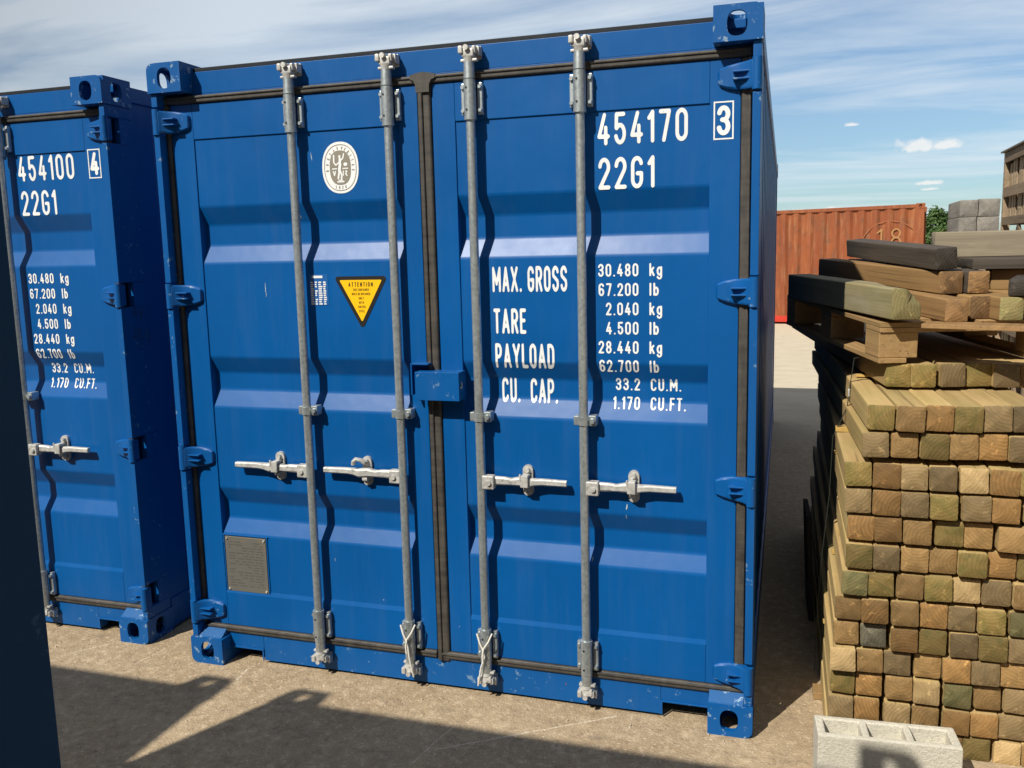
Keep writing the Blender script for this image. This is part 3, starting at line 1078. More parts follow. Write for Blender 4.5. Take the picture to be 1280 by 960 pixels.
def lettering_right(door, number, check):
    def line(name, *parts):
        bm = new()
        for a, k in parts:
            add_text(bm, *a, **k)
        obj(name, bm, M['white'], door)
    line('container_number', ((number, 1.866, 2.168, .113, on_panel, .83), dict(gap=.165, r=.066)))
    line('size_code', (('22G1', 1.868, 2.012, .113, on_panel, .84), dict(gap=.165, r=.066)))
    rows = [('30.480', 'kg'), ('67.200', 'lb'), ('2.040', 'kg'), ('4.500', 'lb'), ('28.440', 'kg'), ('62.700', 'lb'), ('33.2', 'CU.M.'), ('1.170', 'CU.FT.')]
    for i, (a, b) in enumerate(rows):
        z = 1.6985 - .0709 * i
        line('load_figure', ((a, 2.012, z, .047, on_panel, .98, 'r', .15), dict(n=22, r=.072)))
        line('load_unit', ((b, 2.052, z, .047, on_panel, .98, 'l', .15), dict(n=22, r=.072)))
    h = .097
    for s, x, z, w in (('MAX. GROSS', 1.452, 1.645, .294), ('TARE', 1.453, 1.486, .130), ('PAYLOAD', 1.456, 1.352, .236), ('CU.  CAP.', 1.470, 1.215, .226)):
        w0 = text_width(s, 1.0, .11) * h
        line('load_word', ((s, x, z, h, on_panel, w / w0), dict(gap=.11, r=.074)))
    bm = new()
    y = FR - .0012
    add_text(bm, check, 2.309, 2.178, .100, lambda x, z: (x, y, z), 1.0, 'c')
    a, b, c, d, w = 2.275, 2.343, 2.164, 2.292, .005
    for q in ((a, b, c, c + w), (a, b, d - w, d), (a, a + w, c + w, d - w), (b - w, b, c + w, d - w)):
        bm.faces.new([bm.verts.new(p) for p in ((q[0], y, q[2]), (q[1], y, q[2]), (q[1], y, q[3]), (q[0], y, q[3]))])
    obj('check_digit', bm, M['white'], door, label='boxed white digit ' + check)


def emblem(door):
    cx, cz, a, b = .828, 2.142, .080, .100

    def ov(a_, b_, e=2.25):
        return lambda X, Y: (np.abs(X / a_) ** e + np.abs(Y / b_) ** e) ** (1 / e) - 1

    def at(off):
        return lambda x, z: (cx + x, PF - off, cz + z)
    bm = new()
    add_shape(bm, march(ov(a, b), -.085, .085, -.105, .105, 40, 50), at(.0012))
    base = obj('inspection_emblem', bm, M['white'], door, label='white oval inspection emblem')
    bm = new()
    add_shape(bm, march(lambda X, Y: np.maximum(ov(.071, .090)(X, Y), -ov(.0685, .0872)(X, Y)), -.085, .085, -.105, .105, 110, 130), at(.002))
    add_shape(bm, march(ov(.0465, .0665, 2.5), -.06, .06, -.08, .08, 40, 50), at(.002))
    for word, a0, a1 in (('BUREAU', 188, 100), ('VERITAS', 80, -8)):
        for i, ch in enumerate(word):
            ang = R_(a0 + (a1 - a0) * i / (len(word) - 1))
            px, pz = .0575 * math.cos(ang), .0765 * math.sin(ang)
            th = math.atan2(pz / .0765 ** 2, px / .0575 ** 2) - math.pi / 2
            V, F = glyph(ch, .075, 20)
            w = G[ch][0]
            s, c, hh = math.sin(th), math.cos(th), .0125
            add_shape(bm, ([((vx - w / 2) * hh * c - (vy - .5) * hh * s + px, (vx - w / 2) * hh * s + (vy - .5) * hh * c + pz) for vx, vy in V], F), at(.002))
    for i, ch in enumerate('1828'):
        V, F = glyph(ch, .075, 20)
        add_shape(bm, ([((vx - .23) * .0125 + (-.021 + .014 * i), (vy - .5) * .0125 - .0765 + (.0025 if i in (0, 3) else 0)) for vx, vy in V], F), at(.002))
    obj('printed_ring', bm, M['logo_brown'], base)
    # white figure raising its arms between small signs
    lines = [([(0, .034), (0, .012)], .0062), ([(0, .012), (-.004, -.010)], .0075), ([(-.004, -.010), (-.010, -.042)], .0048), ([(-.002, -.010), (.006, -.030), (.004, -.044)], .0046),
             ([(.002, .026), (.014, .036), (.018, .052)], .0036), ([(-.002, .022), (-.018, .010), (-.025, .018)], .0034), ([(-.027, .022), (-.026, .048)], .0040),
             ([(-.034, -.004), (-.015, -.004)], .0028), ([(.012, -.004), (.034, -.004)], .0028), ([(.022, .012), (.026, .012)], .0085),
             ([(-.031, -.014), (-.026, -.030), (-.021, -.014)], .0030), ([(.013, -.014), (.013, -.030)], .0030), ([(.024, -.014), (.029, -.016), (.023, -.024), (.029, -.032)], .0032),
             ([(-.013, -.055), (.014, -.055)], .0035), ([(-.008, -.049), (.009, -.049)], .0025)]

    def fig(X, Y):
        d = np.full(X.shape, 9.0)
        for ln, r in lines:
            d = np.minimum(d, seg_dist(X, Y, [ln]) - r * .78)
        return np.minimum(d, np.hypot(X + .001, Y - .043) - .0052)
    bm = new()
    add_shape(bm, march(fig, -.045, .045, -.065, .065, 70, 100), at(.0028))
    obj('printed_figure', bm, M['white'], base)


def warning_sticker(door):
    cx, zt, zb, hw = .893, 1.713, 1.500, .119

    def tri(g, rr):
        P = [(-hw + g * 1.7, zt - g), (hw - g * 1.7, zt - g), (0, zb + g * 2.1)]

        def f(X, Y):
            d = np.full(X.shape, 9.0)
            ins = np.full(X.shape, -9.0)
            q = []
            c0 = np.array(P).mean(0)
            for p in P:                                            # inset, then round
                v = c0 - np.array(p)
                q.append(np.array(p) + v / np.linalg.norm(v) * rr * 1.9)
            for i in range(3):
                ax, ay = q[i]
                bx, by = q[(i + 1) % 3]
                d = np.minimum(d, seg_dist(X, Y, [[(ax, ay), (bx, by)]]))
                L = math.hypot(bx - ax, by - ay)
                ins = np.maximum(ins, ((bx - ax) * (Y - ay) - (by - ay) * (X - ax)) / L)
            return np.where(ins < 0, ins, d) - rr
        return f

    def at(off):
        return lambda x, z: (cx + x, PF - off, z)
    bm = new()
    add_shape(bm, march(tri(0, .011), -.13, .13, 1.48, 1.73, 60, 60), at(.0012))
    s = obj('warning_sticker', bm, M['black'], door, label='yellow triangular ATTENTION sticker')
    bm = new()
    add_shape(bm, march(tri(.0145, .003), -.13, .13, 1.48, 1.73, 90, 90), at(.002))
    obj('yellow_field', bm, M['yellow'], s)
    bm = new()
    add_text(bm, 'ATTENTION', 0, 1.672, .0175, at(.0028), 1.0, 'c', .3, r=.07, n=24)
    for i, tx in enumerate(('THIS CONTAINER', 'MUST BE REPAIRED', 'ONLY', 'WITH', 'CORTEN', 'STEEL')):
        add_text(bm, tx, 0, 1.655 - .0172 * i, .0095, at(.0028), .95 if i > 1 else .92, 'c', .2, r=.06, n=16)
    obj('printed_words', bm, M['black'], s)


def small_things_left(door):
    bm = new()
    box(bm, .660, .746, PF - .0012, PF + .004, 1.597, 1.724)
    s = obj('information_sticker', bm, M['sticker_blue'], door, label='small blue sticker with a white table')
    bm = new()
    rnd = random.Random(3)
    y = PF - .002

    def bar(a, b, c, d):
        bm.faces.new([bm.verts.new(p) for p in ((a, y, c), (b, y, c), (b, y, d), (a, y, d))])
    bar(.674, .722, 1.708, 1.718)
    for i in range(11):
        z = 1.694 - i * .0088
        x = .666
        for w in (.016, .012, .018, .014):
            ww = w * rnd.uniform(.6, 1.0)
            if not (i in (3, 7) and w == .012):
                bar(x, x + ww, z - .0056, z)
            x += w + .004
    obj('printed_table', bm, M['white'], s)
    # data plate riveted to the leaf
    bm = new()
    box(bm, .166, .374, PF - .004, PF + .004, .326, .578, .0015)
    p = obj('data_plate', fix(bm), M['plate'], door, label='grey metal data plate')
    bm = new()
    for xx in (.176, .364):
        for zz in (.336, .568):
            cyl(bm, (xx, PF - .004, zz), (xx, PF - .0085, zz), .0052, .004, seg=10)
    obj('rivet', fix(bm), M['zinc'], p, True)
    bm = new()
    y = PF - .0048
    for i in range(17):
        z = .556 - i * .0125
        x = .182
        while x < .352:
            w = rnd.uniform(.012, .04)
            if rnd.random() < .8:
                bar(x, min(x + w, .358), z - .0042, z)
            x += w + rnd.uniform(.004, .016)
    obj('engraved_text', bm, M['plate_ink'], p)
    # frame of thin flat bar welded round the plate
    bm = new()
    box(bm, .155, .386, PF - .005, PF + .002, .582, .588, .001)
    box(bm, .158, .163, PF - .004, PF + .002, .324, .581, .001)
    box(bm, .377, .382, PF - .004, PF + .002, .324, .581, .001)
    obj('plate_frame', fix(bm), M['blue_worn'], p)


def scratches(door, spots):
    bm = new()
    rnd = random.Random(11)
    for x, z, w, h, lean in spots:
        n = max(2, int(h / .006))
        pts = []
        for i in range(n + 1):
            t = i / n
            pts.append((x + lean * t + rnd.uniform(-.0012, .0012), z - h * t, w * (0.25 + rnd.random() * .75) * (1 - abs(2 * t - 1) * .6)))
        A = [bm.verts.new((px - pw, (FR - .001 if z > 2.3 or z < .31 else prof(pz) - .0013), pz)) for px, pz, pw in pts]
        B = [bm.verts.new((px + pw, (FR - .001 if z > 2.3 or z < .31 else prof(pz) - .0013), pz)) for px, pz, pw in pts]
        for i in range(n):
            bm.faces.new((A[i], A[i + 1], B[i + 1], B[i]))
    obj('paint_scratch', bm, M['chip_white'], door)


def lock_box(door):
    bm = new()
    x0, x1, y0, y1, z0, z1 = 1.150, 1.333, -.012, .064, 1.2315, 1.342
    w = .006
    box(bm, x0, x1, y0, y0 + w, z0, z1, .0015)
    box(bm, x0, x1, y0 + w, y1, z1 - w, z1, .0012)
    box(bm, x1 - w, x1, y0 + w, y1, z0, z1 - w, .0012)
    box(bm, x0, x0 + w, y0 + w, y1 - .03, z0, z1 - w, .0012)
    b = obj('lock_box', fix(bm), M['blue_worn'], door, True)
    bm = new()
    tube(bm, [(x1 + .001, y0 + .030, z1 - .040), (x1 + .002, y0 + .028, z1 - .056), (x1 + .002, y0 + .020, z1 - .062), (x1 + .002, y0 + .012, z1 - .058)], .0022, 6)
    obj('box_mark', fix(bm), M['zinc'], b, True)


def lock_bracket(door):
    bm = new()
    box(bm, 1.122, 1.128, .012, .064, 1.246, 1.372, .0015)
    box(bm, 1.128, 1.196, .014, .064, 1.366, 1.372, .0015)
    obj('lock_bracket', fix(bm), M['blue_worn'], door, True)


def make_container(loc, rotz, label, doors=True, detail=True, mat='blue', rail=None, side_group='blue shipping containers', tilt=0.0, near_flat=0.14):
    root = empty('shipping_container', loc, (0, tilt, rotz))
    tag(root, label, 'shipping container', side_group)
    m = M[mat]
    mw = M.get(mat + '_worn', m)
    for sx in (-1, 1):
        for sy in (-1, 1):
            for sz in (-1, 1):
                obj('corner_casting', casting_bm(CW, CD, CH, sx, sy, sz), M['casting'] if mat == 'blue' else mw, root)
    # posts
    for sx in (0, 1):
        for sy in (0, 1):
            bm = new()

            def bx(a0, a1, b0, b1, c0, c1, bev=.003):
                xx = (a0, a1) if not sx else (CW - a1, CW - a0)
                yy = (b0, b1) if not sy else (CD - b1, CD - b0)
                box(bm, xx[0], xx[1], yy[0], yy[1], c0, c1, bev)
            if doors and not sy:
                cuts = (.228, .935, 1.642, 2.364)
                zs = [.119] + [q for c in cuts for q in (c - .056, c + .056)] + [CH - .119]
                for k in range(0, len(zs), 2):
                    bx(.004, .032, .012, .172, zs[k], zs[k + 1])
                for c in cuts:
                    bx(.004, .032, .096, .172, c - .0555, c + .0555, 0)
            else:
                bx(.004, .032, .012, .172, .119, CH - .119)
            bx(.032, .20, .122, .172, .119, CH - .119)
            obj('corner_post', fix(bm), mw, root, True)
    # walls
    bm = new()
    corr_wall(bm, .012, .046, .1725, CD - .1725, .156, 2.500, flat_end=near_flat, sign=1)
    obj('side_wall', bm, m, root)
    bm = new()
    corr_wall(bm, CW - .012, CW - .046, .1725, CD - .1725, .156, 2.500, flat_end=near_flat, sign=-1)
    obj('side_wall', bm, m, root)
    for sx in (0, 1):
        bm = new()
        a, b = ((.003, .060) if not sx else (CW - .060, CW - .003))
        box(bm, a, b, .179, CD - .179, 2.500, 2.568, .004)
        obj('top_rail', fix(bm), m, root, True)
        bm = new()
        a, b = ((.004, .050) if not sx else (CW - .050, CW - .004))
        box(bm, a, b, .179, CD - .179, .012, .156, .004)
        obj('bottom_rail', fix(bm), M[rail] if rail else m, root, True)
    bm = new()
    box(bm, .061, CW - .061, .141, CD - .141, 2.545, 2.577, .003)
    box(bm, .10, CW - .10, .19, CD - .19, 2.577, 2.5795)
    obj('roof', fix(bm), m, root)
    bm = new()
    box(bm, .055, CW - .055, .13, CD - .13, .05, .10)
    obj('floor', fix(bm), M['blue_dark'], root)
    # ends
    for end in (0, 1):
        isdoor = doors and end == 0

        def Y(a, b):
            return (a, b) if end == 0 else (CD - b, CD - a)
        bm = new()
        y = Y(.080, .140)
        box(bm, .1625, CW - .1625, y[0], y[1], 2.4725, 2.560, .002)
        box(bm, .033, CW - .033, y[0], y[1], 2.445, 2.472, .001)
        obj('door_header' if isdoor else 'end_header', fix(bm), m, root, True)
        bm = new()
        y = Y(.086, .140)
        box(bm, .163, CW - .163, y[0], y[1], 2.5605, 2.577, .002)
        obj('roof_lip', fix(bm), M['blue_dark'] if mat in ('blue', 'navy') else m, root)
        bm = new()
        y = Y(.068 if isdoor else .080, .120)
        if isdoor:
            box(bm, .332, 2.094, y[0], y[1], .014, .132, .002)
            box(bm, .1635, .3315, y[0], y[1], .066, .132, .002)
            box(bm, .033, .163, y[0], y[1], .1185, .132, .001)
            box(bm, 2.0945, CW - .1635, y[0], y[1], .072, .132, .002)
            box(bm, CW - .163, CW - .033, y[0], y[1], .1185, .132, .001)
            # folded lips of the two lifting cut-outs
            box(bm, .164, .3315, .062, .0675, .060, .068, .002)
            box(bm, .325, .332, .062, .0675, .014, .0597, .002)
            box(bm, 2.094, CW - .164, .062, .0675, .066, .074, .002)
            box(bm, 2.094, 2.101, .062, .0675, .014, .0657, .002)
            fix(bm)
            obj('door_sill', bm, M['blue_worn'], root, True)
            for a, b in ((.034, .150), (CW - .160, CW - .034)):
                bm = new()
                prism(bm, [(.0675, .1325), (.0675, .154), (.018, .1215), (.010, .1187), (.0675, .1187)], a, b, lambda p, q, r: (q, p, r))
                obj('casting_gusset', fix(bm), M['blue_weld'], root)
        else:
            box(bm, .033, CW - .033, y[0], y[1], .1185, .150, .002)
            box(bm, .1635, CW - .1635, y[0], y[1], .014, .118, .002)
            obj('end_sill', fix(bm), mw, root, True)
            bm = new()
            n, w0, w1 = 9, .034, CW - .034
            pr = []
            step = (w1 - w0) / n
            for i in range(n):
                a = w0 + step * i
                pr += [(a, .08), (a + step * .3, .08), (a + step * .5, .115), (a + step * .8, .115)]
            pr.append((w1, .08))
            A = [bm.verts.new((x, yy if end == 0 else CD - yy, .151)) for x, yy in pr]
            B = [bm.verts.new((x, yy if end == 0 else CD - yy, 2.444)) for x, yy in pr]
            for i in range(len(pr) - 1):
                bm.faces.new((A[i], A[i + 1], B[i + 1], B[i]) if end == 0 else (A[i], B[i], B[i + 1], A[i + 1]))
            obj('end_wall', bm, m, root)
    dl = dr = None
    if doors:
        dl = add_door(root, True, detail)
        dr = add_door(root, False, detail)
        # cam keepers on header and sill
        for bx_ in (.642, 1.064, 1.398, 1.812):
            for zc, sg in ((2.530, 1), (.078, -1)):
                bm = new()
                kf = .0795 if sg > 0 else .0675
                box(bm, bx_ - .032, bx_ + .034, kf - .0095, kf, zc - .026, zc + .022, .003)
                box(bm, bx_ - .034, bx_ - .026, .040, kf - .009, zc - .016, zc + .016, .002)
                box(bm, bx_ + .030, bx_ + .038, .034, kf - .009, zc - .018, zc + .014, .002)
                cyl(bm, (bx_ - .022, kf - .009, zc + sg * .016), (bx_ - .022, .046, zc + sg * .016), .009, .007, seg=8)
                cyl(bm, (bx_ + .026, kf - .009, zc + sg * .012), (bx_ + .026, .044, zc + sg * .012), .009, .007, seg=8)
                obj('cam_keeper', fix(bm), M['zinc'] if sg > 0 else M['galv'], root, True)
    return root, dl, dr


c1, dl, dr = make_container((0, 0, 0), 0, 'whole blue container numbered 454170 facing the camera')
lettering_right(dr, '454170', '3')
lock_box(dr)
lock_bracket(dl)
emblem(dl)
warning_sticker(dl)
small_things_left(dl)
scratches(dl, [(.452, 1.692, .0022, .060, .002), (.70, 2.21, .002, .035, .003), (.62, 1.97, .0015, .02, .006), (.93, .36, .003, .006, 0), (.71, .52, .002, .012, .001)])
scratches(dr, [(1.966, .842, .0045, .022, -.002), (1.962, .800, .002, .018, .003), (1.83, .62, .002, .02, -.003), (1.95, .225, .0012, .004, .03), (1.29, 1.02, .003, .004, .004), (1.27, .28, .002, .003, 0)])

c2, dl2, dr2 = make_container((-.3101 - CW, .0855, 0), 0, 'left neighbouring blue container numbered 454100, partly cut off by the frame')
lettering_right(dr2, '454100', '4')
lock_box(dr2)
lock_bracket(dl2)
bm = new()
add_text(bm, 'AV', .165, 1.545, .052, lambda x, z: (CW - .0032, x - .085, z + (x - .165) * -.3), 1.1, r=.035)
obj('chalk_note', bm, M['chalk'], c2)
bm = new()
add_text(bm, '28/5', .158, 1.445, .052, lambda x, z: (CW - .0032, x - .085, z + (x - .165) * -.3), .95, r=.035)
add_text(bm, '/', 0, 0, .075, lambda x, z: (CW - .0032, .10 + z, 1.405 - z * .15 + x * .4), 1.0, r=.03)
obj('chalk_note', bm, M['chalk'], c2, label='faint chalk writing AV 28/5')

# two containers that stand opposite, behind and beside the camera
make_container((1.843, -2.402, 0), math.pi, 'blue container edge standing close at the left border, shade put into its colour', doors=False, mat='navy')
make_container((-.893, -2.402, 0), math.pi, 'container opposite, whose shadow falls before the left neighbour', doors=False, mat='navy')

# the rusty container across the yard: its long side faces the camera
yaw = R_(-9)
ox, oy = 5.40, 17.30
orange, _, _ = make_container((ox, oy, .06), R_(90) + yaw, 'rusty orange container with yellow chalk number across the yard', doors=False, mat='orange', rail='orange_rail', side_group=None, near_flat=0.02)
orange.rotation_euler = (R_(-.5), 0, R_(90) + yaw)
bm = new()
sidex = .0095
gm = lambda x, z: (sidex, .13 + (1.0 - x), z)      # reads left to right from the yard
for s, x0 in (('1', .17), ('8', .46)):
    V, F = glyph(s, .04, 30)
    add_shape(bm, ([(x0 + vx * .48, 1.66 + vy * .42) for vx, vy in V], F), gm)
obj('chalk_number', bm, M['chalk_yellow'], orange)
bm = new()
ring = [[(.45 + .58 * math.cos(R_(a)), 1.72 + .52 * math.sin(R_(a))) for a in range(0, 361, 8)]]
add_shape(bm, march(lambda X, Y: seg_dist(X, Y, ring) - .010, -.2, 1.08, 1.15, 2.28, 130, 110), gm)
obj('chalk_ring', bm, M['chalk_faint'], orange)

# ------------------------------------------------------------------ the stack of square posts
S = .0868
SH = .0874


def post_mesh(cls, L=2.4, s=S, side=None, end=None, seed=0, h=None):
    h = h or s
    bm = new()
    rnd = random.Random(seed)
    r = min(.0058, h * .08)
    pts = []
    for cx_, cz_, a0 in ((s - r, h - r, 0), (r, h - r, 90), (r, r, 180), (s - r, r, 270)):
        rr_ = r * rnd.uniform(.6, 1.3)
        ex, ez = (s - rr_ if cx_ > s / 2 else rr_), (h - rr_ if cz_ > h / 2 else rr_)
        pts += [(ex + rr_ * math.cos(R_(a0 + k * 22.5)), ez + rr_ * math.sin(R_(a0 + k * 22.5))) for k in range(5)]
        for k in range(1, 6):                                  # slightly uneven sawn sides
            nx = {0: (s - r - (s - 2 * r) * k / 6, h), 90: (0, h - r - (h - 2 * r) * k / 6), 180: (r + (s - 2 * r) * k / 6, 0), 270: (s, r + (h - 2 * r) * k / 6)}[a0]
            pts.append((nx[0] + rnd.uniform(-.0006, .0006), nx[1] + rnd.uniform(-.0006, .0006)))
    rings = []
    for y, ins in ((0, .0022), (.0012, .0006), (.004, 0), (L * .33, 0), (L * .66, 0), (L - .003, 0), (L, .003)):
        rings.append([bm.verts.new((s / 2 + (x - s / 2) * (1 - ins * 2 / s), y + (rnd.uniform(-.0003, .0003) if y < .003 else 0), h / 2 + (z - h / 2) * (1 - ins * 2 / h))) for x, z in pts])
    nr = len(pts)
    for qi, (A, B) in enumerate(zip(rings, rings[1:])):
        for k in range(nr):
            f = bm.faces.new((A[k], A[(k + 1) % nr], B[(k + 1) % nr], B[k]))
            f.material_index = 1 if qi < 2 else 0
    for rg_ in (rings[0], rings[-1]):
        c_ = bm.verts.new(sum((v.co for v in rg_), Vector()) / nr)
        for k in range(nr):
            f = bm.faces.new((rg_[k], rg_[(k + 1) % nr], c_))
            f.material_index = 1
    fix(bm)
    me = bpy.data.meshes.new('timber_post')
    bm.to_mesh(me)
    bm.free()
    me.materials.append(side or SIDE)
    me.materials.append(end or ENDS[cls])
    me.polygons.foreach_set('use_smooth', [True] * len(me.polygons))
    me.set_sharp_from_angle(angle=R_(50))
    return me


PM = {(c, k): post_mesh(c, seed=i * 7 + k, h=SH) for i, c in enumerate(ENDS) for k in range(4)}
ORD = ['first', 'second', 'third', 'fourth', 'fifth', 'sixth', 'seventh', 'eighth', 'ninth', 'tenth', 'eleventh', 'twelfth', 'thirteenth', 'fourteenth']
# one string per row: t tan, r rust, o olive, g grey, p pale, m mossy, c chalky grey
CODE = {'t': 'tan', 'r': 'rust-brown', 'o': 'olive-green', 'g': 'grey-brown', 'p': 'pale straw', 'm': 'dark mossy', 'c': 'grey chalky'}
ROWS = [  # left x, top z, front y, colours
    (2.880, 1.3635, .300, 'oogogr'), (2.795, 1.266, 0, 'otrogg'), (2.783, 1.1695, .005, 'gtotrgr'), (2.731, 1.063, .0, 'orpgpro'),
    (2.733, .9685, .0, 'grgogrg'), (2.743, .8735, .0, 'rrtotto'), (2.740, .777, .0, 'ogttoro'), (2.729, .681, .0, 'motopgtr'),
    (2.711, .5835, .0, 'trtrgomg'), (2.710, .490, .0, 'tcrogogo'), (2.699, .398, .0, 'ptgtrgto'), (2.701, .307, .0, 'ortpmtgp'),
    (2.697, .2125, .0, 'grptrrgg'), (2.690, .121, .0, 'grtgtopt')]
ROWS = [(lx, zt, fy, code) if i < 3 else
        (2.519 + (lx - 2.519) * (1 + .0066 * (i - 3) / 3.03), 1.795 + (zt - 1.795) * (1 + .0066 * (i - 3) / 3.03), .0066 * (i - 3), code)
        for i, (lx, zt, fy, code) in enumerate(ROWS)]
rnd = random.Random(5)
for i, (lx, zt, fy, code) in enumerate(ROWS):
    x = lx
    for j, ch in enumerate(code):
        c = CODE[ch]
        o = link(bpy.data.objects.new('timber_post', PM[(c, rnd.randrange(4))]))
        w = S + rnd.uniform(.0008, .0040) + (.008 if rnd.random() < .16 else 0)
        yw = R_((7.6, 2.1, 2.1)[i] if i < 3 else 0)
        o.location = (lx + (x - lx) * math.cos(yw), fy + (x - lx) * math.sin(yw) + rnd.uniform(-.014, .014), zt - SH + rnd.uniform(-.001, .001))
        if i == 1:
            o.location.y += rnd.uniform(-.01, .02)
        o.rotation_euler = (0, R_(rnd.uniform(-2.0, 2.0)), yw + R_(rnd.uniform(-.2, .2)))
        x += w
        k_ = rnd.uniform(.955, 1.0)
        o.scale = (k_ if rnd.random() < .5 else 1, 1, k_)
        tag(o, f'{c} end of square post, row {ORD[i]} from top, {ORD[j]} from left', 'timber post', 'square posts in the timber stack')
# bearers and thin sticks between the rows
for yb_ in (.35, 1.9):
    bm = new()
    box(bm, 2.66, 3.44, 0, .08, .002, .031, .003)
    o = obj('timber_bearer', bm, W_PALLET)
    o.location = (0, yb_, 0)
    tag(o, 'flat wooden bearer on the ground under the timber stack, ' + ('near end' if yb_ < 1 else 'far end'), 'bearer', 'bearers under the timber stack')
for i in range(1, len(ROWS)):
    zt = ROWS[i][1] + .0003
    hh = ROWS[i - 1][1] - SH - zt - .0012
    if hh < .003:
        continue
    bm = new()
    yy = .62 if i < 3 else rnd.uniform(.40, .56)
    lx = min(ROWS[i][0], ROWS[i - 1][0]) - (.006 if i in (2, 3, 4, 11) else -.01)
    box(bm, 0, 3.36 - lx, 0, .035, 0, hh, .0008)
    o = obj('stacking_stick', bm, W_STICK)
    o.location = (lx, yy, zt)
    tag(o, f'thin yellow stick between rows {ORD[i-1]} and {ORD[i]} of the timber stack', 'stick', 'sticks between the post rows')
# plastic band down the left of the stack, with its buckle
bm = new()
pts = [(2.85, 1.372), (2.792, 1.355), (2.772, 1.16), (2.722, 1.04), (2.715, .80), (2.694, .56), (2.684, .36), (2.676, .05)]
for (a, za), (b, zb) in zip(pts, pts[1:]):
    vs_ = [bm.verts.new(p) for p in ((a - .002, 0, za), (b - .002, 0, zb), (b - .002, .016, zb), (a - .002, .016, za))]
    ws_ = [bm.verts.new(p) for p in ((a, 0, za), (b, 0, zb), (b, .016, zb), (a, .016, za))]
    bm.faces.new(vs_)
    bm.faces.new(ws_[::-1])
    for k in range(4):
        q = (k + 1) % 4
        bm.faces.new((vs_[k], ws_[k], ws_[q], vs_[q]))
strap = obj('strapping_band', fix(bm), M['strap'])
strap.location = (-.006, .50, 0)
tag(strap, 'dark strapping band with a metal buckle hugging the left side of the timber stack', 'strap')
bm = new()
box(bm, 2.772, 2.779, -.004, .020, 1.205, 1.235, .002)
obj('buckle', bm, M['zinc'], strap)
# board leaning in the dark against the far half of the stack
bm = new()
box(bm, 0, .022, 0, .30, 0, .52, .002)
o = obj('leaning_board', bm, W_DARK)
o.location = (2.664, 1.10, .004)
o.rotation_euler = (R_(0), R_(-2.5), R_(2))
tag(o, 'dark board leaning in the shade between blue container and timber stack', 'board')

# ------------------------------------------------------------------ pallet and loose timber on top of the stack
PZ, PT = R_(15.5), R_(2.0)
pal = empty('pallet', (2.853, .290, 1.3645), (PT, 0, PZ))
tag(pal, 'wooden pallet on top of the stack of square posts', 'pallet')
for x in (0.0, .56, 1.10):
    bm = new()
    box(bm, x, x + .10, 0, 1.2, 0, .018, .002)
    obj('bottom_board', bm, W_PALLET, pal)
    for y in (0.006, .53, 1.06):
        bm = new()
        box(bm, x, x + .14 if x < .8 else x + .10, y, y + .135, .0185, .112, .003)
        obj('block', bm, W_PALLET, pal)
for y in (0.0, .53, 1.06):
    bm = new()
    box(bm, 0, 1.2, y, y + .14, .1125, .130, .002)
    obj('stringer', bm, W_PALLET, pal)
for k in range(7):
    bm = new()
    box(bm, k * .183, k * .183 + .168, (0, .10, .02, 0, 0, 0, 0)[k], 1.2, .1305, .148, .002)
    for v in bm.verts:
        if v.co.y < .12:
            v.co.y += rnd.uniform(-.004, .004)
    obj('deck_board', bm, W_PALLET, pal)


def loose(name, near, w, h, L, yaw, tilt, side, end, label, cat='timber post', roll=0, group='loose timber on the pallet', chamfer=False, bev=.006):
    me = post_mesh('tan', L, w, side, end, seed=int(near[0] * 997), h=h)
    o = link(bpy.data.objects.new(name, me))
    if chamfer:                                     # a split-off top right corner at the near end
        for v in me.vertices:
            q = max(0, (v.co.x / w + v.co.z / h) - 1.45)
            if v.co.y < .03:
                v.co.y += .13 * q
                v.co.z -= .05 * q
    o.location = near
    o.rotation_euler = (tilt, roll, yaw)
    tag(o, label, cat, group)
    return o


T = R_(2.0)
loose('timber_offcut', (3.285, .40, 1.6010), .075, .060, .26, R_(-18), R_(1.5), W_DARK, W_DARKEND, 'short dark offcut in front of the crosswise beam at the right border', 'offcut')
loose('timber_post', (2.885, .235, 1.5275), .104, .111, 1.10, R_(18.5), R_(1.2), W_GREEN, W_GREENEND, 'thick greenish post at the left edge of the pallet, half in shade', chamfer=True)
loose('timber_post', (3.072, .325, 1.5125), .081, .083, 1.2, R_(16.5), T, W_BROWN, W_BROWNEND, 'brown post on the pallet deck with knotty end, right of the greenish post')
loose('timber_post', (3.172, .43, 1.5160), .080, .083, 1.2, R_(16.5), T, W_BROWN, W_BROWNEND, 'shaded brown post on the pallet deck, right of the knotty one')
loose('timber_post', (3.258, .38, 1.5140), .084, .083, 1.2, R_(15.5), T, W_BROWN, W_GREENEND, 'shaded olive post on the pallet deck, nearest the right border')
loose('timber_post', (3.370, .40, 1.5145), .084, .083, 1.2, R_(15.5), T, W_BROWN, W_BROWNEND, 'brown post on the pallet deck under the crosswise beam')
loose('timber_post', (3.080, .50, 1.6040), .086, .084, 1.16, R_(20), T, W_BROWN, W_BROWNEND, 'brown post of the second layer, its far end black with shade')
loose('timber_post', (3.176, .51, 1.6050), .080, .082, 1.1, R_(19), T, W_DARK, W_BROWNEND, 'short-looking dark brown post of the second layer under the charcoal post')
loose('timber_post', (3.062, .50, 1.6925), .080, .080, 1.05, R_(13.5), R_(2.5), W_DARK, W_DARKEND, 'charcoal grey post lying topmost on the pallet heap', roll=R_(-5))
loose('timber_beam', (4.35, .70, 1.6065), .082, .082, 1.06, R_(90), 0, W_BROWN, W_BROWNEND, 'brown beam laid crosswise at the right border', 'beam')
loose('timber_plank', (4.20, .66, 1.6900), .46, .042, .985, R_(90), 0, W_DARK, W_DARKEND, 'flat dark plank lying on the crosswise brown beam', 'plank')
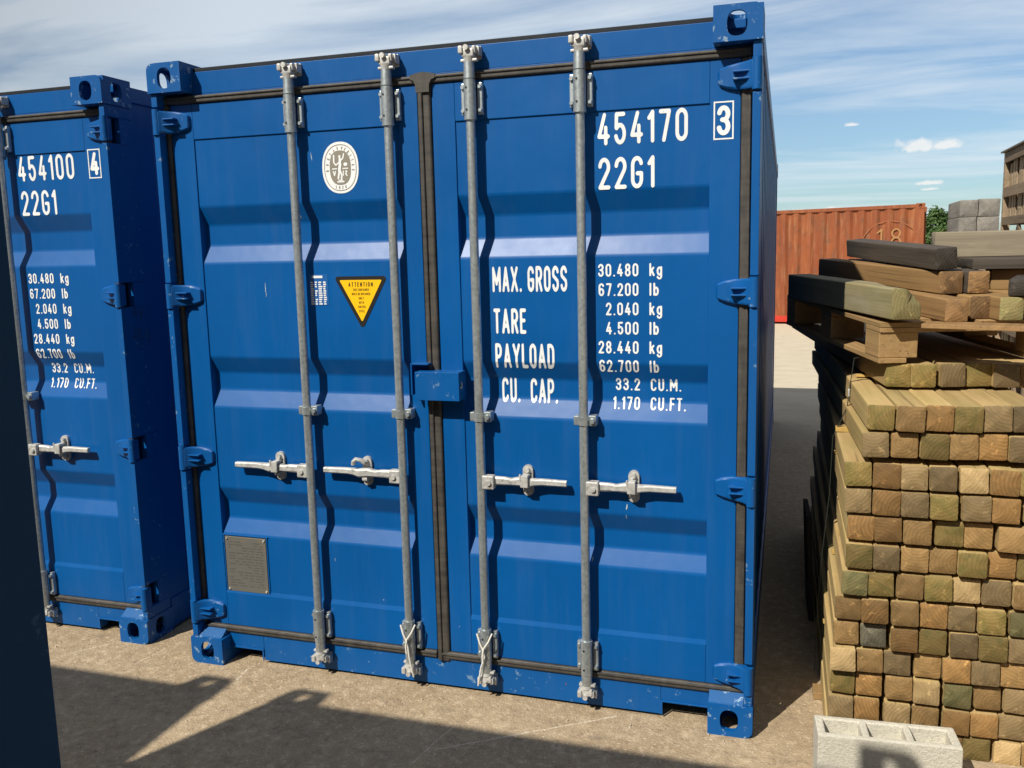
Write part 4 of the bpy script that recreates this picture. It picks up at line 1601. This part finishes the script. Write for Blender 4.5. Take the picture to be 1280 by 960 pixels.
loose('timber_beam', (4.20, 1.0, 1.7325), .10, .108, 1.07, R_(90), 0, W_GREY, W_GREY, 'silver-grey weathered beam laid crosswise on the dark plank', 'beam', roll=0)


bm = new()
box(bm, 0, 1.0, 0, .125, 0, .0165, .002)
for v in bm.verts:
    if v.co.y < .01:
        v.co.y += .004 * math.sin(v.co.x * 37) + rnd.uniform(-.002, .002)
o = obj('timber_plank', bm, W_BROWN)
o.location = (2.985, .262, 1.4965)
o.rotation_euler = (0, 0, R_(-20))
tag(o, 'thin plank edge running out to the right under the short posts on the pallet', 'plank', 'loose timber on the pallet')


# ------------------------------------------------------------------ concrete block
def concrete():
    t = NT('pale_concrete_block')
    n = t.noise(t.vec(), 90, 5, 0.75)
    m = t.noise(t.vec(), 7, 5, 0.6)
    c = t.mix(t.step(n, 0.35, 0.7), (0.50, 0.475, 0.40), (0.64, 0.61, 0.52))
    c = t.mix(t.math('MULTIPLY', t.step(n, 0.68, 0.72), 0.6), c, (0.27, 0.25, 0.21))
    c = t.mix(t.math('MULTIPLY', t.step(m, 0.5, 0.75), 0.3), c, (0.45, 0.43, 0.35))
    return t.done(c, 0.9, 0.0, t.bump(t.noise(t.vec(), 150, 3, 0.7), 0.7, 0.003, t.bump(n, 0.9, 0.006)), 0.2)


def cinder_block():
    bm = new()
    L, Dp, Hh, w = .437, .128, .215, .024
    y0, y1 = w, Dp - w
    cells = [(w + .004, .140), (.164, .275), (.299, L - w - .004)]
    outer = [(0, 0), (L, 0), (L, Dp), (0, Dp)]
    # top and bottom faces as a grid with three cavities, then the walls
    xs_ = [0, cells[0][0], cells[0][1], cells[1][0], cells[1][1], cells[2][0], cells[2][1], L]
    ys_ = [0, y0, y1, Dp]
    grid = {}
    for zi, z in enumerate((.002, Hh)):
        for i, x in enumerate(xs_):
            for j, y in enumerate(ys_):
                grid[(i, j, zi)] = bm.verts.new((x, y, z))
    hole = {(1, 1), (3, 1), (5, 1)}
    for i in range(7):
        for j in range(3):
            if (i, j) in hole:
                for (a, b) in (((i, j), (i + 1, j)), ((i + 1, j), (i + 1, j + 1)), ((i + 1, j + 1), (i, j + 1)), ((i, j + 1), (i, j))):
                    bm.faces.new((grid[(*a, 0)], grid[(*b, 0)], grid[(*b, 1)], grid[(*a, 1)]))
                # closed floor of the cavity a little way down, as in blocks cast with blind cores
                z = Hh - .055
                bm.faces.new([bm.verts.new((xs_[p], ys_[q], z)) for p, q in ((i, j), (i + 1, j), (i + 1, j + 1), (i, j + 1))])
                continue
            bm.faces.new([grid[k] for k in ((i, j, 1), (i + 1, j, 1), (i + 1, j + 1, 1), (i, j + 1, 1))])
            bm.faces.new([grid[k] for k in ((i, j, 0), (i, j + 1, 0), (i + 1, j + 1, 0), (i + 1, j, 0))])
    for i in range(7):
        bm.faces.new([grid[k] for k in ((i, 0, 0), (i + 1, 0, 0), (i + 1, 0, 1), (i, 0, 1))])
        bm.faces.new([grid[k] for k in ((i, 3, 0), (i, 3, 1), (i + 1, 3, 1), (i + 1, 3, 0))])
    for j in range(3):
        bm.faces.new([grid[k] for k in ((0, j, 0), (0, j, 1), (0, j + 1, 1), (0, j + 1, 0))])
        bm.faces.new([grid[k] for k in ((7, j, 0), (7, j + 1, 0), (7, j + 1, 1), (7, j, 1))])
    fix(bm)
    es = [e for e in bm.edges if len(e.link_faces) == 2 and e.calc_face_angle(0) > .5]
    bmesh.ops.bevel(bm, geom=es, offset=.006, segments=2, affect='EDGES', profile=.5)
    o = obj('concrete_block', bm, concrete(), None, True)
    o.location = (2.652, -.279, 0)
    o.rotation_euler = (0, 0, R_(4))
    return tag(o, 'pale hollow concrete block standing before the timber stack', 'concrete block')


cinder_block()


# ------------------------------------------------------------------ things farther off on the right
def make_crate(loc, rot, w, l, h, label, levels, slat_top):
    root = empty('wooden_crate', loc, (0, 0, rot))
    tag(root, label, 'crate', 'slatted wooden crates')
    t = .07
    for x in (0, w - t):
        for y in (0, l - t):
            bm = new()
            box(bm, x, x + t, y, y + t, 0, h, .004)
            obj('corner_post', bm, W_CRATEPALE if y > 0 else W_CRATE, root)
    for z, hh in levels:
        bm = new()
        for x in (-.022, w - .018):
            box(bm, max(x, -.003), max(x, -.003) + .020, t + .001, l - t - .001, z, z + hh, .002)
        for y in (-.022, l - .018):
            box(bm, t + .001, w - t - .001, max(y, -.003), max(y, -.003) + .020, z, z + hh, .002)
        obj('rail', bm, W_CRATE, root)
    bm = new()
    rr = random.Random(int(h * 100))
    y = t + .02
    while y < l - t - .08:
        ww = rr.uniform(.05, .11)
        for x in (.045, w - .065):
            box(bm, x, x + .018, y, y + ww, slat_top[0], slat_top[1] - rr.uniform(0, .12), .002)
        y += ww + rr.uniform(.015, .11)
    x = t + .02
    while x < w - t - .08:
        ww = rr.uniform(.05, .10)
        for y in (.012, l - .032):
            box(bm, x, x + ww, y, y + .018, slat_top[0], slat_top[1] - rr.uniform(0, .05), .002)
        x += ww + rr.uniform(.012, .05)
    o = obj('slat', bm, W_CRATEPALE, root)
    bm = new()
    for k, (a, b) in enumerate(((.10, .45), (.80, .50))):
        y0, y1 = l * a, l * b
        vs_ = [(y0, .12), (y0 + .07, .12), (y1 + .07, slat_top[0] - .02), (y1, slat_top[0] - .02)]
        prism(bm, vs_, .004 + .03 * k, .024 + .03 * k, lambda p, q, r: (q, p, r))
    obj('brace', fix(bm), W_CRATE, root)
    bm = new()
    box(bm, .12, w - .12, .12, l - .12, slat_top[0] - .05, h - .16, .004)
    obj('dark_filler', bm, W_DARK, root)  # dark box added inside so the gaps between slats look shaded
    bm = new()
    box(bm, -.03, w + .03, -.03, l + .03, h + .001, h + .018, .003)
    obj('lid', bm, W_SLATE, root)
    return root


LV = [(1.23, .10), (.88, .10), (.60, .08), (0.02, .10)]
make_crate((4.62, 5.66, 1.362), R_(-2), 1.2, 1.42, 1.335, 'upper slatted crate with pale corner post at the right border', LV, (.66, 1.33))
make_crate((4.62, 5.66, .004), R_(-2), 1.2, 1.42, 1.335, 'lower slatted crate carrying the one at the right border', LV, (.66, 1.33))
make_crate((4.28, 7.75, .004), R_(0), 1.0, 1.1, 1.85, 'slatted crate under the grey sleepers', [(1.73, .1), (1.2, .1), (.6, .1), (.02, .1)], (.1, 1.72))
for nm, x, z, w, h in (('lower left', 4.425, 1.885, .180, .192), ('lower right', 4.612, 1.885, .225, .192), ('upper left', 4.430, 2.082, .185, .190), ('upper right', 4.622, 2.083, .215, .198)):
    me = post_mesh('tan', .95, w, W_SLATE, W_SLATE, seed=int(x * 100), h=h)
    o = link(bpy.data.objects.new('grey_sleeper', me))
    o.location = (x, 7.95, z)
    o.rotation_euler = (0, R_(rnd.uniform(-1, 1)), R_(-2))
    tag(o, f'weathered grey sleeper, {nm} of four stacked before the trees', 'sleeper', 'grey sleepers stacked by the crate')


# ------------------------------------------------------------------ trees behind the yard
def leaf_mat(name, a, b):
    t = NT(name)
    n = t.noise(t.vec(), 1.1, 4, 0.6)
    c = t.mix(t.step(n, 0.35, 0.65), a, b)
    t.b.inputs['Subsurface Weight'].default_value = 0.0
    return t.done(c, 0.6, 0.0, None, 0.3)


BARK = flat('bark', (0.09, 0.07, 0.05), 0.9, 0, 0.3, 12)
LEAF = [leaf_mat('deep_green_leaves', (0.035, 0.075, 0.018), (0.06, 0.115, 0.03)), leaf_mat('yellow_green_leaves', (0.10, 0.13, 0.022), (0.065, 0.10, 0.02))]


def make_tree(x, y, h, cr, seed, lm, label, n=5200):
    r = random.Random(seed)
    root = empty('tree', (x, y, 0))
    tag(root, label, 'tree', 'trees behind the yard')
    bm = new()
    cyl(bm, (0, 0, 0), (.1, .05, h * .45), .22, .13, 10)
    for k in range(9):
        a = r.uniform(0, 6.28)
        z0 = h * r.uniform(.2, .45)
        tube(bm, [(0.05, 0.02, z0), (math.cos(a) * cr * .35, math.sin(a) * cr * .35, z0 + h * .15), (math.cos(a) * cr * .7, math.sin(a) * cr * .7, z0 + h * r.uniform(.2, .4))], .05, 6)
    obj('trunk', fix(bm), BARK, root)
    clumps = []
    for k in range(34):
        u = Vector((r.gauss(0, 1), r.gauss(0, 1), r.gauss(0, 1))).normalized() * r.uniform(.45, 1)
        clumps.append((Vector((u.x * cr * .85, u.y * cr * .85, h * .58 + u.z * h * .36)), r.uniform(.22, .42) * cr))
    vs_, fs_ = [], []
    for i in range(n):
        c, rad = r.choice(clumps)
        d = Vector((r.gauss(0, 1), r.gauss(0, 1), r.gauss(0, 1))).normalized()
        p = c + d * rad * r.uniform(.55, 1.08)
        if p.z < .3:
            continue
        nrm = (d + Vector((r.uniform(-.6, .6), r.uniform(-.6, .6), r.uniform(-.2, .8)))).normalized()
        a = nrm.orthogonal().normalized()
        a.rotate(Matrix.Rotation(r.uniform(0, 6.28), 3, nrm))
        b = nrm.cross(a)
        s = r.uniform(.06, .13)
        k = len(vs_)
        vs_ += [p - a * s, p - b * s * .6, p + a * s, p + b * s * .6]
        fs_.append((k, k + 1, k + 2, k + 3))
    me = bpy.data.meshes.new('crown')
    me.from_pydata([tuple(v) for v in vs_], [], fs_)
    me.materials.append(lm)
    o = link(bpy.data.objects.new('crown', me))
    o.parent = root
    return root


make_tree(11.9, 58.0, 4.0, 1.5, 1, LEAF[0], 'round dark green tree between the orange container and the grey sleepers', 9000)
make_tree(13.6, 60.0, 4.3, 1.7, 2, LEAF[0], 'dark green tree half hidden by the grey sleepers', 9000)
make_tree(11.2, 48.0, 2.6, 1.1, 3, LEAF[1], 'low yellow-green bush at the end of the orange container', 6000)

# loose grit on the concrete
bm = new()
rg = random.Random(21)
for k in range(900):
    x, y = rg.uniform(-1.2, 2.7), rg.uniform(-1.2, .07)
    s = rg.uniform(.0012, .0038) * (2.0 if rg.random() < .05 else 1)
    if rg.random() < .35:
        y = rg.uniform(-.06, .065)
    m = Matrix.Translation((x, y, s * .4)) @ Euler((rg.random() * 3, rg.random() * 3, rg.random() * 3)).to_matrix().to_4x4() @ Matrix.Diagonal((s, s * .8, s * .6, 1))
    bmesh.ops.create_icosphere(bm, subdivisions=1, radius=1, matrix=m)
g2 = obj('loose_grit', bm, flat('grit', (0.42, 0.36, 0.28), 0.9, 0, 0.4, 200))
tag(g2, 'pale grit scattered on the concrete in front of the blue container', 'grit', None, 'stuff')
